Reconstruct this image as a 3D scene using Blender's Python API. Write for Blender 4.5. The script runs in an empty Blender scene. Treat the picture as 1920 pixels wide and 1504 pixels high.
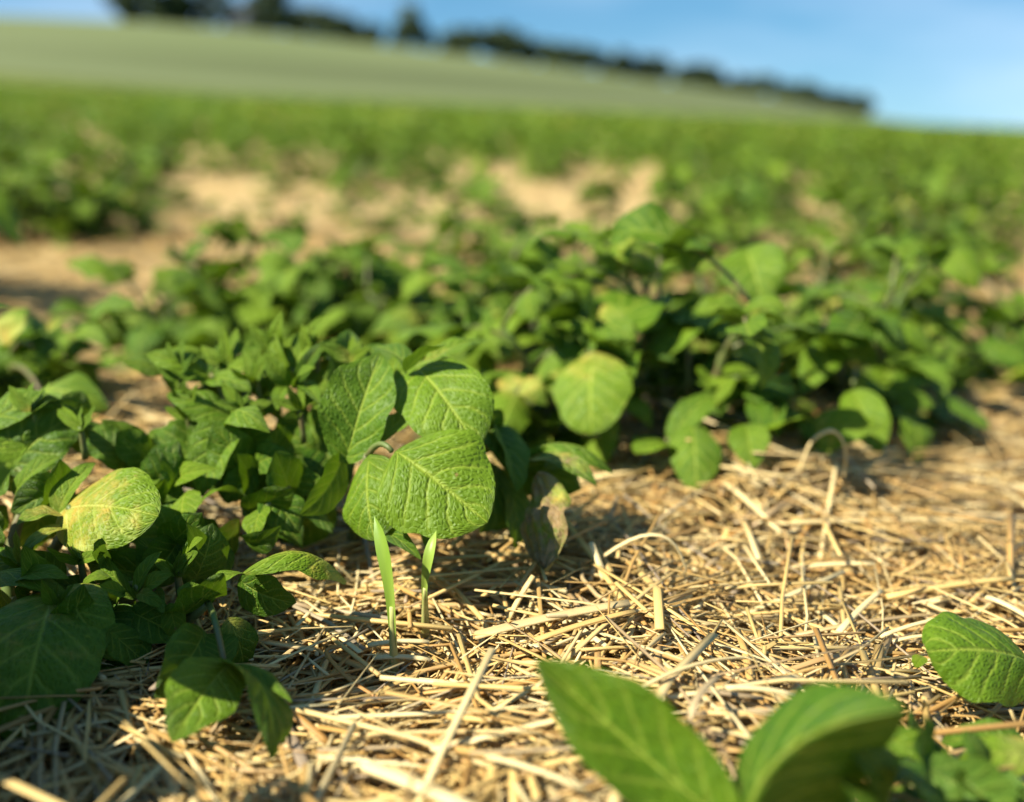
import bpy, math, random
import numpy as np
from mathutils import Vector

random.seed(7)
RNG = np.random.default_rng(11)
SC = bpy.context.scene
COL = SC.collection

# ------------------------------------------------------------------ camera
FPX = 2059.0                      # focal length in photograph pixels (1920 wide)
PITCH = math.radians(15.0)
CAM_H = 0.208
SLOPE = 0.040                     # the field rises gently to the left
cam_data = bpy.data.cameras.new('camera')
cam = bpy.data.objects.new('camera', cam_data)
COL.objects.link(cam)
cam.location = (0, 0, CAM_H)
cam.rotation_euler = (math.pi / 2 - PITCH, 0, 0)
cam_data.sensor_fit = 'HORIZONTAL'
cam_data.sensor_width = 36.0
cam_data.lens = FPX / 1920 * 36.0
cam_data.clip_start = 0.01
cam_data.clip_end = 8000
cam_data.dof.use_dof = True
cam_data.dof.focus_distance = 0.402
cam_data.dof.aperture_fstop = 4.2
cam_data.dof.aperture_blades = 0
SC.camera = cam

# ------------------------------------------------------------------ light
SUN_FROM = Vector((-0.80, -0.36, 0.98)).normalized()
SUN_EL = math.asin(SUN_FROM.z)
SUN_ROT = math.atan2(SUN_FROM.x, SUN_FROM.y)
world = bpy.data.worlds.new('World')
SC.world = world
world.use_nodes = True
wn = world.node_tree.nodes
wl = world.node_tree.links
wn.clear()
w_out = wn.new('ShaderNodeOutputWorld')
w_bg = wn.new('ShaderNodeBackground')
w_sky = wn.new('ShaderNodeTexSky')
w_sky.sky_type = 'NISHITA'
w_sky.sun_disc = False
w_sky.sun_elevation = SUN_EL
w_sky.sun_rotation = SUN_ROT
w_sky.altitude = 300
w_sky.air_density = 1.0
w_sky.dust_density = 0.0
w_sky.ozone_density = 3.0
w_bg.inputs['Strength'].default_value = 0.063
# thin veil of high cloud, drawn in the sky's own directions
w_tc = wn.new('ShaderNodeTexCoord')
w_map = wn.new('ShaderNodeMapping')
w_map.inputs['Scale'].default_value = (1.2, 1.2, 5.0)
w_noise = wn.new('ShaderNodeTexNoise')
w_noise.inputs['Scale'].default_value = 2.2
w_noise.inputs['Detail'].default_value = 5
w_ramp = wn.new('ShaderNodeMapRange')
w_ramp.inputs['From Min'].default_value = 0.42
w_ramp.inputs['From Max'].default_value = 0.75
w_ramp.inputs['To Max'].default_value = 0.34
w_mix = wn.new('ShaderNodeMix')
w_mix.data_type = 'RGBA'
w_mix.inputs['B'].default_value = (9.5, 10.2, 11.8, 1)
wl.new(w_tc.outputs['Generated'], w_map.inputs['Vector'])
# clear, deep blue air all round: the pale band above the horizon is kept thin
w_lift = wn.new('ShaderNodeVectorMath')
w_lift.operation = 'MULTIPLY_ADD'
w_lift.inputs[1].default_value = (1, 1, 0.85)
w_lift.inputs[2].default_value = (0, 0, 0.10)
wl.new(w_tc.outputs['Generated'], w_lift.inputs[0])
wl.new(w_lift.outputs['Vector'], w_sky.inputs['Vector'])
wl.new(w_map.outputs['Vector'], w_noise.inputs['Vector'])
wl.new(w_noise.outputs['Fac'], w_ramp.inputs['Value'])
wl.new(w_ramp.outputs['Result'], w_mix.inputs['Factor'])
wl.new(w_sky.outputs['Color'], w_mix.inputs['A'])
w_sat = wn.new('ShaderNodeHueSaturation')
w_sat.inputs['Saturation'].default_value = 1.3
w_sat.inputs['Hue'].default_value = 0.49
wl.new(w_mix.outputs['Result'], w_sat.inputs['Color'])
wl.new(w_sat.outputs['Color'], w_bg.inputs['Color'])
wl.new(w_bg.outputs['Background'], w_out.inputs['Surface'])

sun_data = bpy.data.lights.new('sun', 'SUN')
sun_data.energy = 5.0
sun_data.angle = math.radians(0.5)
sun_data.color = (1.0, 0.93, 0.80)
sun = bpy.data.objects.new('sun', sun_data)
sun.rotation_euler = (-SUN_FROM).to_track_quat('-Z', 'Y').to_euler()
sun.location = (-3, -2, 5)
COL.objects.link(sun)

SC.view_settings.view_transform = 'Standard'
SC.view_settings.look = 'None'
SC.view_settings.exposure = 1.05
SC.view_settings.gamma = 1.0
SC.view_settings.use_curve_mapping = False
SC.render.engine = 'CYCLES'
SC.cycles.use_denoising = True
SC.cycles.max_bounces = 4
SC.cycles.diffuse_bounces = 2
SC.cycles.transparent_max_bounces = 4
SC.cycles.transmission_bounces = 4
SC.cycles.caustics_reflective = False
SC.cycles.caustics_refractive = False

# ------------------------------------------------------------------ places
C0 = np.array([0, 0, CAM_H])
RIGHT = np.array([1.0, 0, 0])
UP = np.array([0, math.sin(PITCH), math.cos(PITCH)])
FWD = np.array([0, math.cos(PITCH), -math.sin(PITCH)])


def W(px, py, d):
    """the point d metres deep that lies along a line of sight (authoring aid)"""
    return C0 + RIGHT * ((px - 960) / FPX * d) + UP * ((752 - py) / FPX * d) + FWD * d


def proj(p):
    q = np.asarray(p) - C0
    d = q @ FWD
    return 960 + FPX * (q @ RIGHT) / d, 752 - FPX * (q @ UP) / d, d


def smooth(x, a, b):
    t = np.clip((x - a) / (b - a), 0, 1)
    return t * t * (3 - 2 * t)


def gz(x, y):
    """height of the ground"""
    x = np.asarray(x, float)
    y = np.asarray(y, float)
    z = -SLOPE * x
    near = 1 - smooth(y, 4, 9)
    z = z + near * (0.006 * np.sin(9 * x + 2.1 * y + 0.7) + 0.006 * np.sin(11.3 * y - 4 * x)
                    + 0.003 * np.sin(31 * x + 17 * y) + 0.003 * np.sin(27 * y - 22 * x + 1.3))
    # low straw heaps on the near ground
    for (cx, cy, r, h) in ((0.17, 0.56, 0.09, 0.022), (0.05, 0.42, 0.07, 0.010), (-0.30, 0.46, 0.12, 0.012), (0.02, 0.30, 0.06, 0.006)):
        z = z + h * np.exp(-((x - cx) ** 2 + (y - cy) ** 2) / (r * r))
    # the left part of the field climbs a little more far away
    z = z + smooth(-x / np.maximum(y, 1), 0.16, 0.55) * smooth(y, 15, 110) * y * 0.012
    return z


def G(px, py, lift=0.0):
    """ground point (lifted by lift metres) that lies along a line of sight"""
    v = W(px, py, 1.0) - C0
    lo, hi = 0.05, 60.0
    for _ in range(50):
        m = (lo + hi) / 2
        p = C0 + v * m
        if p[2] > gz(p[0], p[1]) + lift:
            lo = m
        else:
            hi = m
    return C0 + v * hi


# ------------------------------------------------------------------ materials
def new_mat(name):
    m = bpy.data.materials.new(name)
    m.use_nodes = True
    m.node_tree.nodes.clear()
    return m, m.node_tree.nodes, m.node_tree.links


class NT:
    """small helper that chains shader nodes"""
    def __init__(s, nodes, links):
        s.n, s.l = nodes, links

    def put(s, sock, val):
        if hasattr(val, 'is_output'):
            s.l.new(val, sock)
        else:
            sock.default_value = val

    def math(s, op, a, b=0.0, c=0.0, clamp=False):
        m = s.n.new('ShaderNodeMath')
        m.operation = op
        m.use_clamp = clamp
        for i, v in enumerate((a, b, c)):
            s.put(m.inputs[i], v)
        return m.outputs[0]

    def step(s, x, a, b, lo=0.0, hi=1.0):
        m = s.n.new('ShaderNodeMapRange')
        m.interpolation_type = 'SMOOTHSTEP'
        s.put(m.inputs['Value'], x)
        m.inputs['From Min'].default_value = a
        m.inputs['From Max'].default_value = b
        m.inputs['To Min'].default_value = lo
        m.inputs['To Max'].default_value = hi
        return m.outputs['Result']

    def mix(s, f, a, b):
        m = s.n.new('ShaderNodeMix')
        m.data_type = 'RGBA'
        s.put(m.inputs['Factor'], f)
        s.put(m.inputs['A'], a)
        s.put(m.inputs['B'], b)
        return m.outputs['Result']

    def noise(s, vec, scale, detail=3.0, rough=0.55):
        m = s.n.new('ShaderNodeTexNoise')
        if vec is not None:
            s.l.new(vec, m.inputs['Vector'])
        m.inputs['Scale'].default_value = scale
        m.inputs['Detail'].default_value = detail
        m.inputs['Roughness'].default_value = rough
        return m.outputs['Fac']

    def attr(s, name, kind='GEOMETRY'):
        m = s.n.new('ShaderNodeAttribute')
        m.attribute_type = kind
        m.attribute_name = name
        return m.outputs['Fac']

    def scaled(s, vec, sc):
        m = s.n.new('ShaderNodeMapping')
        s.l.new(vec, m.inputs['Vector'])
        m.inputs['Scale'].default_value = sc
        return m.outputs['Vector']


def c4(r, g, b):
    return (r, g, b, 1.0)


def leaf_material(name, detail=True):
    m, n, l = new_mat(name)
    t = NT(n, l)
    out = n.new('ShaderNodeOutputMaterial')
    uvn = n.new('ShaderNodeUVMap')
    uvn.uv_map = 'leaf_uv'
    sep = n.new('ShaderNodeSeparateXYZ')
    l.new(uvn.outputs['UV'], sep.inputs[0])
    u, vv = sep.outputs[0], sep.outputs[1]
    v = t.math('MULTIPLY_ADD', vv, 2.0, -1.0)
    av = t.math('ABSOLUTE', v)
    yel, brn, rnd = t.attr('yel'), t.attr('brn'), t.attr('rnd')
    oi = n.new('ShaderNodeObjectInfo')
    tc = n.new('ShaderNodeTexCoord')
    P = tc.outputs['Object']
    geo = n.new('ShaderNodeNewGeometry')
    big = t.noise(P, 55, 3)
    fine = t.noise(P, 420, 3)
    # veins
    wob = t.math('MULTIPLY', t.math('SUBTRACT', t.noise(P, 110, 2), 0.5), 0.45)
    q = t.math('ADD', t.math('SUBTRACT', t.math('MULTIPLY', u, 5.2), t.math('MULTIPLY', av, 1.8)), wob)
    dq = t.math('ABSOLUTE', t.math('SUBTRACT', t.math('FRACT', t.math('ADD', q, 0.5)), 0.5))
    lat = t.math('MULTIPLY', t.step(dq, 0.0, 0.17, 1, 0), t.step(av, 0.55, 1.0, 1, 0.15))
    mid = t.step(av, 0.0, 0.075, 1, 0)
    vein = t.math('MAXIMUM', t.math('MULTIPLY', lat, 0.62), mid)
    vor = n.new('ShaderNodeTexVoronoi')
    vor.feature = 'DISTANCE_TO_EDGE'
    vor.inputs['Scale'].default_value = 1.0
    comb = n.new('ShaderNodeCombineXYZ')
    l.new(t.math('ADD', t.math('MULTIPLY', u, 24.0), t.math('MULTIPLY', av, -7.0)), comb.inputs[0])
    l.new(t.math('MULTIPLY', v, 10.0), comb.inputs[1])
    l.new(t.math('MULTIPLY', rnd, 40.0), comb.inputs[2])
    l.new(comb.outputs[0], vor.inputs['Vector'])
    net = t.step(vor.outputs['Distance'], 0.0, 0.22, 1, 0)
    # colour
    tone = t.math('ADD', t.math('MULTIPLY', rnd, 0.55), t.math('MULTIPLY', big, 0.6))
    tone = t.math('ADD', tone, t.math('MULTIPLY', t.math('SUBTRACT', oi.outputs['Random'], 0.5), 0.25))
    green = t.mix(t.step(tone, 0.2, 0.95), c4(0.034, 0.096, 0.004), c4(0.142, 0.228, 0.008))
    green = t.mix(t.math('MULTIPLY', fine, 0.28), green, c4(0.035, 0.095, 0.005))
    green = t.mix(t.math('MULTIPLY', net, 0.14), green, c4(0.22, 0.36, 0.03))
    green = t.mix(t.math('MULTIPLY', vein, 0.50), green, c4(0.38, 0.46, 0.06))
    # yellowing: patchy, stronger towards the base and one flank
    ym = t.math('ADD', t.math('MULTIPLY', t.noise(P, 70, 4, 0.65), 1.0), t.math('MULTIPLY', u, -0.35))
    ym = t.step(t.math('ADD', ym, t.math('MULTIPLY', yel, 0.75)), 0.52, 0.92)
    ym = t.math('MULTIPLY', ym, t.step(yel, 0.02, 0.3))
    yc = t.mix(t.step(t.noise(P, 75, 4, 0.65), 0.42, 0.62), c4(0.52, 0.33, 0.06), c4(0.42, 0.44, 0.085))
    yc = t.mix(t.math('MULTIPLY', vein, 0.5), yc, c4(0.58, 0.58, 0.18))
    col = t.mix(t.math('MULTIPLY', ym, 0.92), green, yc)
    bm = t.step(t.math('ADD', t.noise(P, 60, 4, 0.7), t.math('MULTIPLY', brn, 0.55)), 0.68, 0.88)
    bm = t.math('MULTIPLY', bm, t.step(brn, 0.02, 0.25))
    bc = t.mix(t.noise(P, 260, 3), c4(0.12, 0.065, 0.025), c4(0.44, 0.31, 0.14))
    col = t.mix(bm, col, bc)
    spot = t.math('MULTIPLY', t.step(t.noise(P, 330, 2, 0.5), 0.70, 0.74), t.step(t.noise(P, 40, 2), 0.5, 0.62))
    col = t.mix(t.math('MULTIPLY', spot, 0.75), col, c4(0.20, 0.13, 0.045))
    under = t.mix(0.4, col, c4(0.11, 0.20, 0.04))
    colf = t.mix(geo.outputs['Backfacing'], col, under)
    # relief
    h = t.math('SUBTRACT', t.math('MULTIPLY', t.step(vor.outputs['Distance'], 0.0, 0.4), 0.5), t.math('MULTIPLY', vein, 0.9))
    h = t.math('ADD', h, t.math('MULTIPLY', fine, 0.3))
    h = t.math('ADD', h, t.math('MULTIPLY', t.noise(P, 190, 3, 0.6), 0.9))
    bump = n.new('ShaderNodeBump')
    bump.inputs['Strength'].default_value = 0.64
    bump.inputs['Distance'].default_value = 0.0011
    l.new(h, bump.inputs['Height'])
    p = n.new('ShaderNodeBsdfPrincipled')
    l.new(colf, p.inputs['Base Color'])
    l.new(t.math('ADD', t.math('MULTIPLY', fine, 0.3), 0.36), p.inputs['Roughness'])
    p.inputs['Specular IOR Level'].default_value = 0.22
    l.new(bump.outputs['Normal'], p.inputs['Normal'])
    tr = n.new('ShaderNodeBsdfTranslucent')
    trc = t.mix(0.62, colf, c4(0.30, 0.52, 0.012))
    trc = t.mix(t.math('MULTIPLY', vein, 0.35), trc, c4(0.05, 0.10, 0.01))
    l.new(trc, tr.inputs['Color'])
    ms = n.new('ShaderNodeMixShader')
    ms.inputs['Fac'].default_value = 0.16
    l.new(p.outputs[0], ms.inputs[1])
    l.new(tr.outputs[0], ms.inputs[2])
    l.new(ms.outputs[0], out.inputs['Surface'])
    return m


def simple_material(name, ca, cb, scale, rough=0.7, spec=0.3, bump=0.0, bdist=0.002, stretch=None):
    m, n, l = new_mat(name)
    t = NT(n, l)
    out = n.new('ShaderNodeOutputMaterial')
    tc = n.new('ShaderNodeTexCoord')
    P = tc.outputs['Object']
    if stretch:
        P = t.scaled(P, stretch)
    nz = t.noise(P, scale, 4)
    p = n.new('ShaderNodeBsdfPrincipled')
    l.new(t.mix(t.step(nz, 0.3, 0.7), c4(*ca), c4(*cb)), p.inputs['Base Color'])
    p.inputs['Roughness'].default_value = rough
    p.inputs['Specular IOR Level'].default_value = spec
    if bump:
        b = n.new('ShaderNodeBump')
        b.inputs['Strength'].default_value = bump
        b.inputs['Distance'].default_value = bdist
        l.new(t.noise(P, scale * 2, 5), b.inputs['Height'])
        l.new(b.outputs['Normal'], p.inputs['Normal'])
    l.new(p.outputs[0], out.inputs['Surface'])
    return m


def straw_material():
    m, n, l = new_mat('straw')
    t = NT(n, l)
    out = n.new('ShaderNodeOutputMaterial')
    uvn = n.new('ShaderNodeUVMap')
    uvn.uv_map = 'leaf_uv'
    rnd, yel, brn = t.attr('rnd'), t.attr('yel'), t.attr('brn')
    comb = n.new('ShaderNodeCombineXYZ')
    sep = n.new('ShaderNodeSeparateXYZ')
    l.new(uvn.outputs['UV'], sep.inputs[0])
    l.new(t.math('MULTIPLY', sep.outputs[0], 3.0), comb.inputs[0])
    l.new(t.math('MULTIPLY', sep.outputs[1], 26.0), comb.inputs[1])
    l.new(t.math('MULTIPLY', rnd, 77.0), comb.inputs[2])
    fib = t.noise(comb.outputs[0], 1.0, 3)
    comb2 = n.new('ShaderNodeCombineXYZ')
    l.new(t.math('MULTIPLY', sep.outputs[0], 7.0), comb2.inputs[0])
    l.new(t.math('MULTIPLY', rnd, 55.0), comb2.inputs[1])
    blotch = t.noise(comb2.outputs[0], 1.0, 3)
    col = t.mix(t.step(rnd, 0.0, 0.5), c4(0.55, 0.33, 0.095), c4(0.79, 0.56, 0.190))
    col = t.mix(t.step(rnd, 0.55, 1.0), col, c4(0.91, 0.76, 0.39))
    col = t.mix(t.math('MULTIPLY', t.step(fib, 0.35, 0.7), 0.5), col, c4(0.40, 0.25, 0.09))
    col = t.mix(t.math('MULTIPLY', t.step(blotch, 0.52, 0.8), 0.5), col, c4(0.24, 0.15, 0.07))
    col = t.mix(yel, col, c4(0.46, 0.22, 0.05))
    col = t.mix(brn, col, c4(0.30, 0.24, 0.17))
    p = n.new('ShaderNodeBsdfPrincipled')
    l.new(col, p.inputs['Base Color'])
    p.inputs['Roughness'].default_value = 0.45
    p.inputs['Specular IOR Level'].default_value = 0.45
    b = n.new('ShaderNodeBump')
    b.inputs['Strength'].default_value = 0.5
    b.inputs['Distance'].default_value = 0.0004
    l.new(fib, b.inputs['Height'])
    l.new(b.outputs['Normal'], p.inputs['Normal'])
    tr = n.new('ShaderNodeBsdfTranslucent')
    l.new(col, tr.inputs['Color'])
    ms = n.new('ShaderNodeMixShader')
    ms.inputs['Fac'].default_value = 0.12
    l.new(p.outputs[0], ms.inputs[1])
    l.new(tr.outputs[0], ms.inputs[2])
    l.new(ms.outputs[0], out.inputs['Surface'])
    return m


def ground_material():
    m, n, l = new_mat('field_ground')
    t = NT(n, l)
    out = n.new('ShaderNodeOutputMaterial')
    tc = n.new('ShaderNodeTexCoord')
    P = tc.outputs['Object']
    sep = n.new('ShaderNodeSeparateXYZ')
    l.new(P, sep.inputs[0])
    y = sep.outputs[1]
    a = t.noise(P, 140, 6, 0.7)
    b = t.noise(P, 9, 5)
    s1 = t.noise(t.scaled(P, (30, 220, 60)), 1.0, 4)
    s2 = t.noise(t.scaled(P, (240, 40, 60)), 1.0, 4)
    strawy = t.math('MAXIMUM', s1, s2)
    soil = t.mix(t.step(a, 0.3, 0.7), c4(0.050, 0.028, 0.014), c4(0.13, 0.078, 0.036))
    chaff = t.mix(t.step(strawy, 0.45, 0.7), c4(0.46, 0.33, 0.14), c4(0.76, 0.58, 0.27))
    chaff = t.mix(t.step(t.noise(P, 26, 4), 0.46, 0.68, 0, 0.75), chaff, c4(0.27, 0.18, 0.085))  # random dark blotches, deepened to suggest small shadows in the straw
    near = t.mix(t.step(t.math('ADD', t.math('MULTIPLY', a, 0.6), t.math('MULTIPLY', b, 0.4)), 0.34, 0.52), soil, chaff)
    col = t.mix(t.step(y, 0.5, 0.9), near, chaff)
    lush = t.mix(t.step(t.noise(P, 1.1, 6, 0.7), 0.35, 0.65), c4(0.098, 0.132, 0.016), c4(0.150, 0.176, 0.032))
    lush = t.mix(t.step(t.noise(P, 0.05, 3), 0.45, 0.7, 0, 0.35), lush, c4(0.14, 0.17, 0.035))
    col = t.mix(t.step(y, 5.5, 14), col, lush)
    p = n.new('ShaderNodeBsdfPrincipled')
    l.new(col, p.inputs['Base Color'])
    p.inputs['Roughness'].default_value = 0.9
    p.inputs['Specular IOR Level'].default_value = 0.1
    bp = n.new('ShaderNodeBump')
    bp.inputs['Strength'].default_value = 0.8
    bp.inputs['Distance'].default_value = 0.006
    l.new(t.math('ADD', a, strawy), bp.inputs['Height'])
    l.new(bp.outputs['Normal'], p.inputs['Normal'])
    l.new(p.outputs[0], out.inputs['Surface'])
    return m


def grain_material():
    m, n, l = new_mat('grain_crop')
    t = NT(n, l)
    out = n.new('ShaderNodeOutputMaterial')
    tc = n.new('ShaderNodeTexCoord')
    P = tc.outputs['Object']
    sep = n.new('ShaderNodeSeparateXYZ')
    l.new(P, sep.inputs[0])
    a = t.noise(P, 0.02, 5)
    b = t.noise(t.scaled(P, (0.004, 0.05, 0.02)), 1.0, 4)
    col = t.mix(t.step(a, 0.3, 0.7), c4(0.118, 0.150, 0.054), c4(0.145, 0.172, 0.072))
    col = t.mix(t.step(b, 0.4, 0.7, 0, 0.6), col, c4(0.160, 0.185, 0.085))
    # tramlines
    fr = t.math('FRACT', t.math('MULTIPLY', sep.outputs[1], 1 / 24.0))
    col = t.mix(t.step(fr, 0.0, 0.08, 0.8, 0), col, c4(0.095, 0.12, 0.05))
    col = t.mix(t.step(t.noise(t.scaled(P, (0.0015, 0.008, 0.02)), 1.0, 3), 0.46, 0.60, 0, 0.9), col, c4(0.086, 0.104, 0.042))
    p = n.new('ShaderNodeBsdfPrincipled')
    l.new(col, p.inputs['Base Color'])
    p.inputs['Roughness'].default_value = 0.9
    p.inputs['Specular IOR Level'].default_value = 0.1
    l.new(p.outputs[0], out.inputs['Surface'])
    return m


M_LEAF = leaf_material('potato_leaf')
M_STEM = simple_material('potato_stem', (0.10, 0.16, 0.035), (0.15, 0.12, 0.05), 60, 0.5, 0.35, 0.3, 0.001)
M_BLADE = simple_material('grass_blade', (0.14, 0.25, 0.02), (0.24, 0.34, 0.05), 40, 0.45, 0.35, 0.3, 0.0006, (1, 1, 0.15))
M_SHEATH = simple_material('grass_sheath', (0.30, 0.40, 0.09), (0.48, 0.46, 0.17), 90, 0.5, 0.3, 0.3, 0.0006, (1, 1, 0.15))
M_STRAW = straw_material()
M_GROUND = ground_material()
M_GRAIN = grain_material()
M_BARK = simple_material('bark', (0.05, 0.038, 0.028), (0.10, 0.08, 0.06), 2, 0.9, 0.1, 0.5, 0.05)
M_BARNWALL = simple_material('barn_wall', (0.10, 0.115, 0.135), (0.13, 0.145, 0.165), 1.5, 0.7, 0.2)
M_BARNROOF = simple_material('barn_roof', (0.075, 0.08, 0.09), (0.10, 0.105, 0.115), 1.5, 0.6, 0.3)


def tree_leaf_material():
    m, n, l = new_mat('tree_foliage')
    t = NT(n, l)
    out = n.new('ShaderNodeOutputMaterial')
    rnd = t.attr('rnd')
    col = t.mix(rnd, c4(0.018, 0.034, 0.014), c4(0.060, 0.085, 0.028))
    p = n.new('ShaderNodeBsdfPrincipled')
    l.new(col, p.inputs['Base Color'])
    p.inputs['Roughness'].default_value = 0.65
    p.inputs['Specular IOR Level'].default_value = 0.2
    l.new(p.outputs[0], out.inputs['Surface'])
    return m


M_TREE = tree_leaf_material()


# ------------------------------------------------------------------ mesh building
class Buf:
    """collects quads with uv and per-point values, builds ONE mesh"""
    def __init__(s):
        s.v, s.f, s.uv, s.a, s.m = [], [], [], [], []
        s.n = 0

    def add(s, v, f, uv=None, yel=0.0, brn=0.0, rnd=0.5, mat=0):
        k = len(v)
        s.v.append(np.asarray(v, float))
        s.f.append(np.asarray(f, int) + s.n)
        s.uv.append(np.zeros((k, 2)) if uv is None else uv)
        a = np.empty((k, 3))
        a[:, 0], a[:, 1], a[:, 2] = yel, brn, rnd
        s.a.append(a)
        s.m.append(np.full(len(f), mat, int))
        s.n += k
        return s

    def mesh(s, name, mats, smooth_shade=True):
        v = np.concatenate(s.v)
        f = np.concatenate(s.f)
        uv = np.concatenate(s.uv)
        a = np.concatenate(s.a)
        mi = np.concatenate(s.m)
        me = bpy.data.meshes.new(name)
        me.vertices.add(len(v))
        me.vertices.foreach_set('co', v.astype(np.float32).ravel())
        nf = len(f)
        me.loops.add(nf * 4)
        me.polygons.add(nf)
        me.polygons.foreach_set('loop_start', np.arange(0, nf * 4, 4, dtype=np.int32))
        me.polygons.foreach_set('loop_total', np.full(nf, 4, np.int32))
        me.loops.foreach_set('vertex_index', f.astype(np.int32).ravel())
        me.polygons.foreach_set('material_index', mi.astype(np.int32))
        me.polygons.foreach_set('use_smooth', np.full(nf, smooth_shade, bool))
        layer = me.uv_layers.new(name='leaf_uv')
        layer.data.foreach_set('uv', uv[f.ravel()].astype(np.float32).ravel())
        for i, nm in enumerate(('yel', 'brn', 'rnd')):
            at = me.attributes.new(nm, 'FLOAT', 'POINT')
            at.data.foreach_set('value', a[:, i].astype(np.float32))
        for mt in mats:
            me.materials.append(mt)
        me.update(calc_edges=True)
        me.validate()
        return me


def link(name, me, parent=None, loc=None):
    o = bpy.data.objects.new(name, me)
    COL.objects.link(o)
    if parent is not None:
        o.parent = parent
    if loc is not None:
        o.location = loc
    return o


def thing(name, label, cat, loc, group=None):
    o = bpy.data.objects.new(name, None)
    COL.objects.link(o)
    o.location = Vector([float(c) for c in loc])
    o.empty_display_size = 0.02
    tag(o, label, cat, group)
    return o


def tag(o, label=None, cat=None, group=None, kind=None):
    if label:
        o['label'] = label
    if cat:
        o['category'] = cat
    if group:
        o['group'] = group
    if kind:
        o['kind'] = kind
    return o


def unit(a):
    a = np.asarray(a, float)
    return a / (np.linalg.norm(a) + 1e-12)


_grids = {}


def grid_faces(nu, nv):
    if (nu, nv) not in _grids:
        i, j = np.meshgrid(np.arange(nu - 1), np.arange(nv - 1), indexing='ij')
        a = (i * nv + j).ravel()
        _grids[(nu, nv)] = np.stack([a, a + 1, a + nv + 1, a + nv], 1)
    return _grids[(nu, nv)]


def leaf_arrays(base, tip, width, normal, arch=0.12, fold=0.25, cup=-0.05, wave=0.04, twist=0.0,
                nu=26, nv=15, quilt=0.020, skew=0.0, seed=0, shape=(0.58, 0.84), crumple=0.0, side=0.0, asym=1.0, lobe=0.10):
    """one potato leaflet: ovate blade with keeled midrib, puckered between the veins"""
    r = random.Random(seed)
    base, tip = np.asarray(base, float), np.asarray(tip, float)
    t0 = tip - base
    L = np.linalg.norm(t0)
    t = t0 / L
    n = np.asarray(normal, float)
    n = unit(n - t * (n @ t))
    s = np.cross(t, n)
    u = (0.5 - 0.5 * np.cos(np.linspace(0, math.pi, nu))) * 0.6 + np.linspace(0, 1, nu) * 0.4
    v = np.linspace(-1, 1, nv)
    c = base + np.outer(u, t0) + np.outer(arch * L * 4 * u * (1 - u) + skew * L * u * u * (1 - u) * 6, n) + np.outer(side * L * 4 * u * (1 - u), s)
    T = np.gradient(c, u, axis=0)
    T /= np.linalg.norm(T, axis=1)[:, None]
    s0 = np.tile(s, (nu, 1))
    if side:
        s0 = np.cross(T, n)
        s0 /= np.linalg.norm(s0, axis=1)[:, None]
    N0 = np.cross(s0, T)
    tw = twist * (u - 0.3)
    S = np.cos(tw)[:, None] * s0 + np.sin(tw)[:, None] * N0
    N = np.cross(S, T)
    a, b = shape
    um = a / (a + b)
    f = np.clip(u, 0, 1) ** a * np.clip(1 - u, 0, 1) ** b / (um ** a * (1 - um) ** b)
    p1, p2 = r.uniform(0, 6.3), r.uniform(0, 6.3)
    hwl = width / 2 * f * (1 + 0.06 * np.sin(7 * u + p1) + 0.03 * np.sin(17 * u + p2) + 0.012 * np.sin(41 * u + p1))
    hwr = width / 2 * f * (1 + 0.06 * np.sin(7 * u + p2) + 0.03 * np.sin(19 * u + p1) + 0.012 * np.sin(37 * u + p2))
    hwl = hwl * asym
    V = v[None, :]
    av = np.sqrt(V * V + 0.006) - 0.07
    HW = np.where(V < 0, hwl[:, None], hwr[:, None])
    lat = HW * V * math.cos(fold)
    nor = HW * np.abs(av) * math.sin(fold) + cup * width * (HW / (width / 2)) * V * V
    k = r.choice((1.5, 2.0, 2.5))
    U = u[:, None]
    nor = nor + wave * width * V * V * np.where(V < 0, np.sin(2 * math.pi * k * U + p1), np.sin(2 * math.pi * k * U + p2)) * np.sin(math.pi * U) ** 0.5
    q = U * 5.2 - np.abs(V) * 1.8 
    puff = np.abs(np.sin(math.pi * q)) ** 0.7 * (1 - np.abs(V) ** 3) * np.minimum(1, np.abs(V) * 5) * np.sin(math.pi * U) ** 0.4
    nor = nor + quilt * width * puff
    if crumple:
        nor = nor + crumple * width * (np.sin(9 * U + 7 * V + p1) * np.sin(6 * V - 5 * U + p2) + 0.5 * np.sin(16 * V + 3 * U + p1) + 0.35 * np.sin(23 * U - 9 * V))
    back = -lobe * L * (V * V) * (1 - U) ** 3
    P = c[:, None, :] + S[:, None, :] * lat[..., None] + N[:, None, :] * nor[..., None] + T[:, None, :] * back[..., None]
    uv = np.stack(np.broadcast_arrays(U, V * 0.5 + 0.5), -1)
    return P.reshape(-1, 3), grid_faces(nu, nv), uv.reshape(-1, 2)


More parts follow.
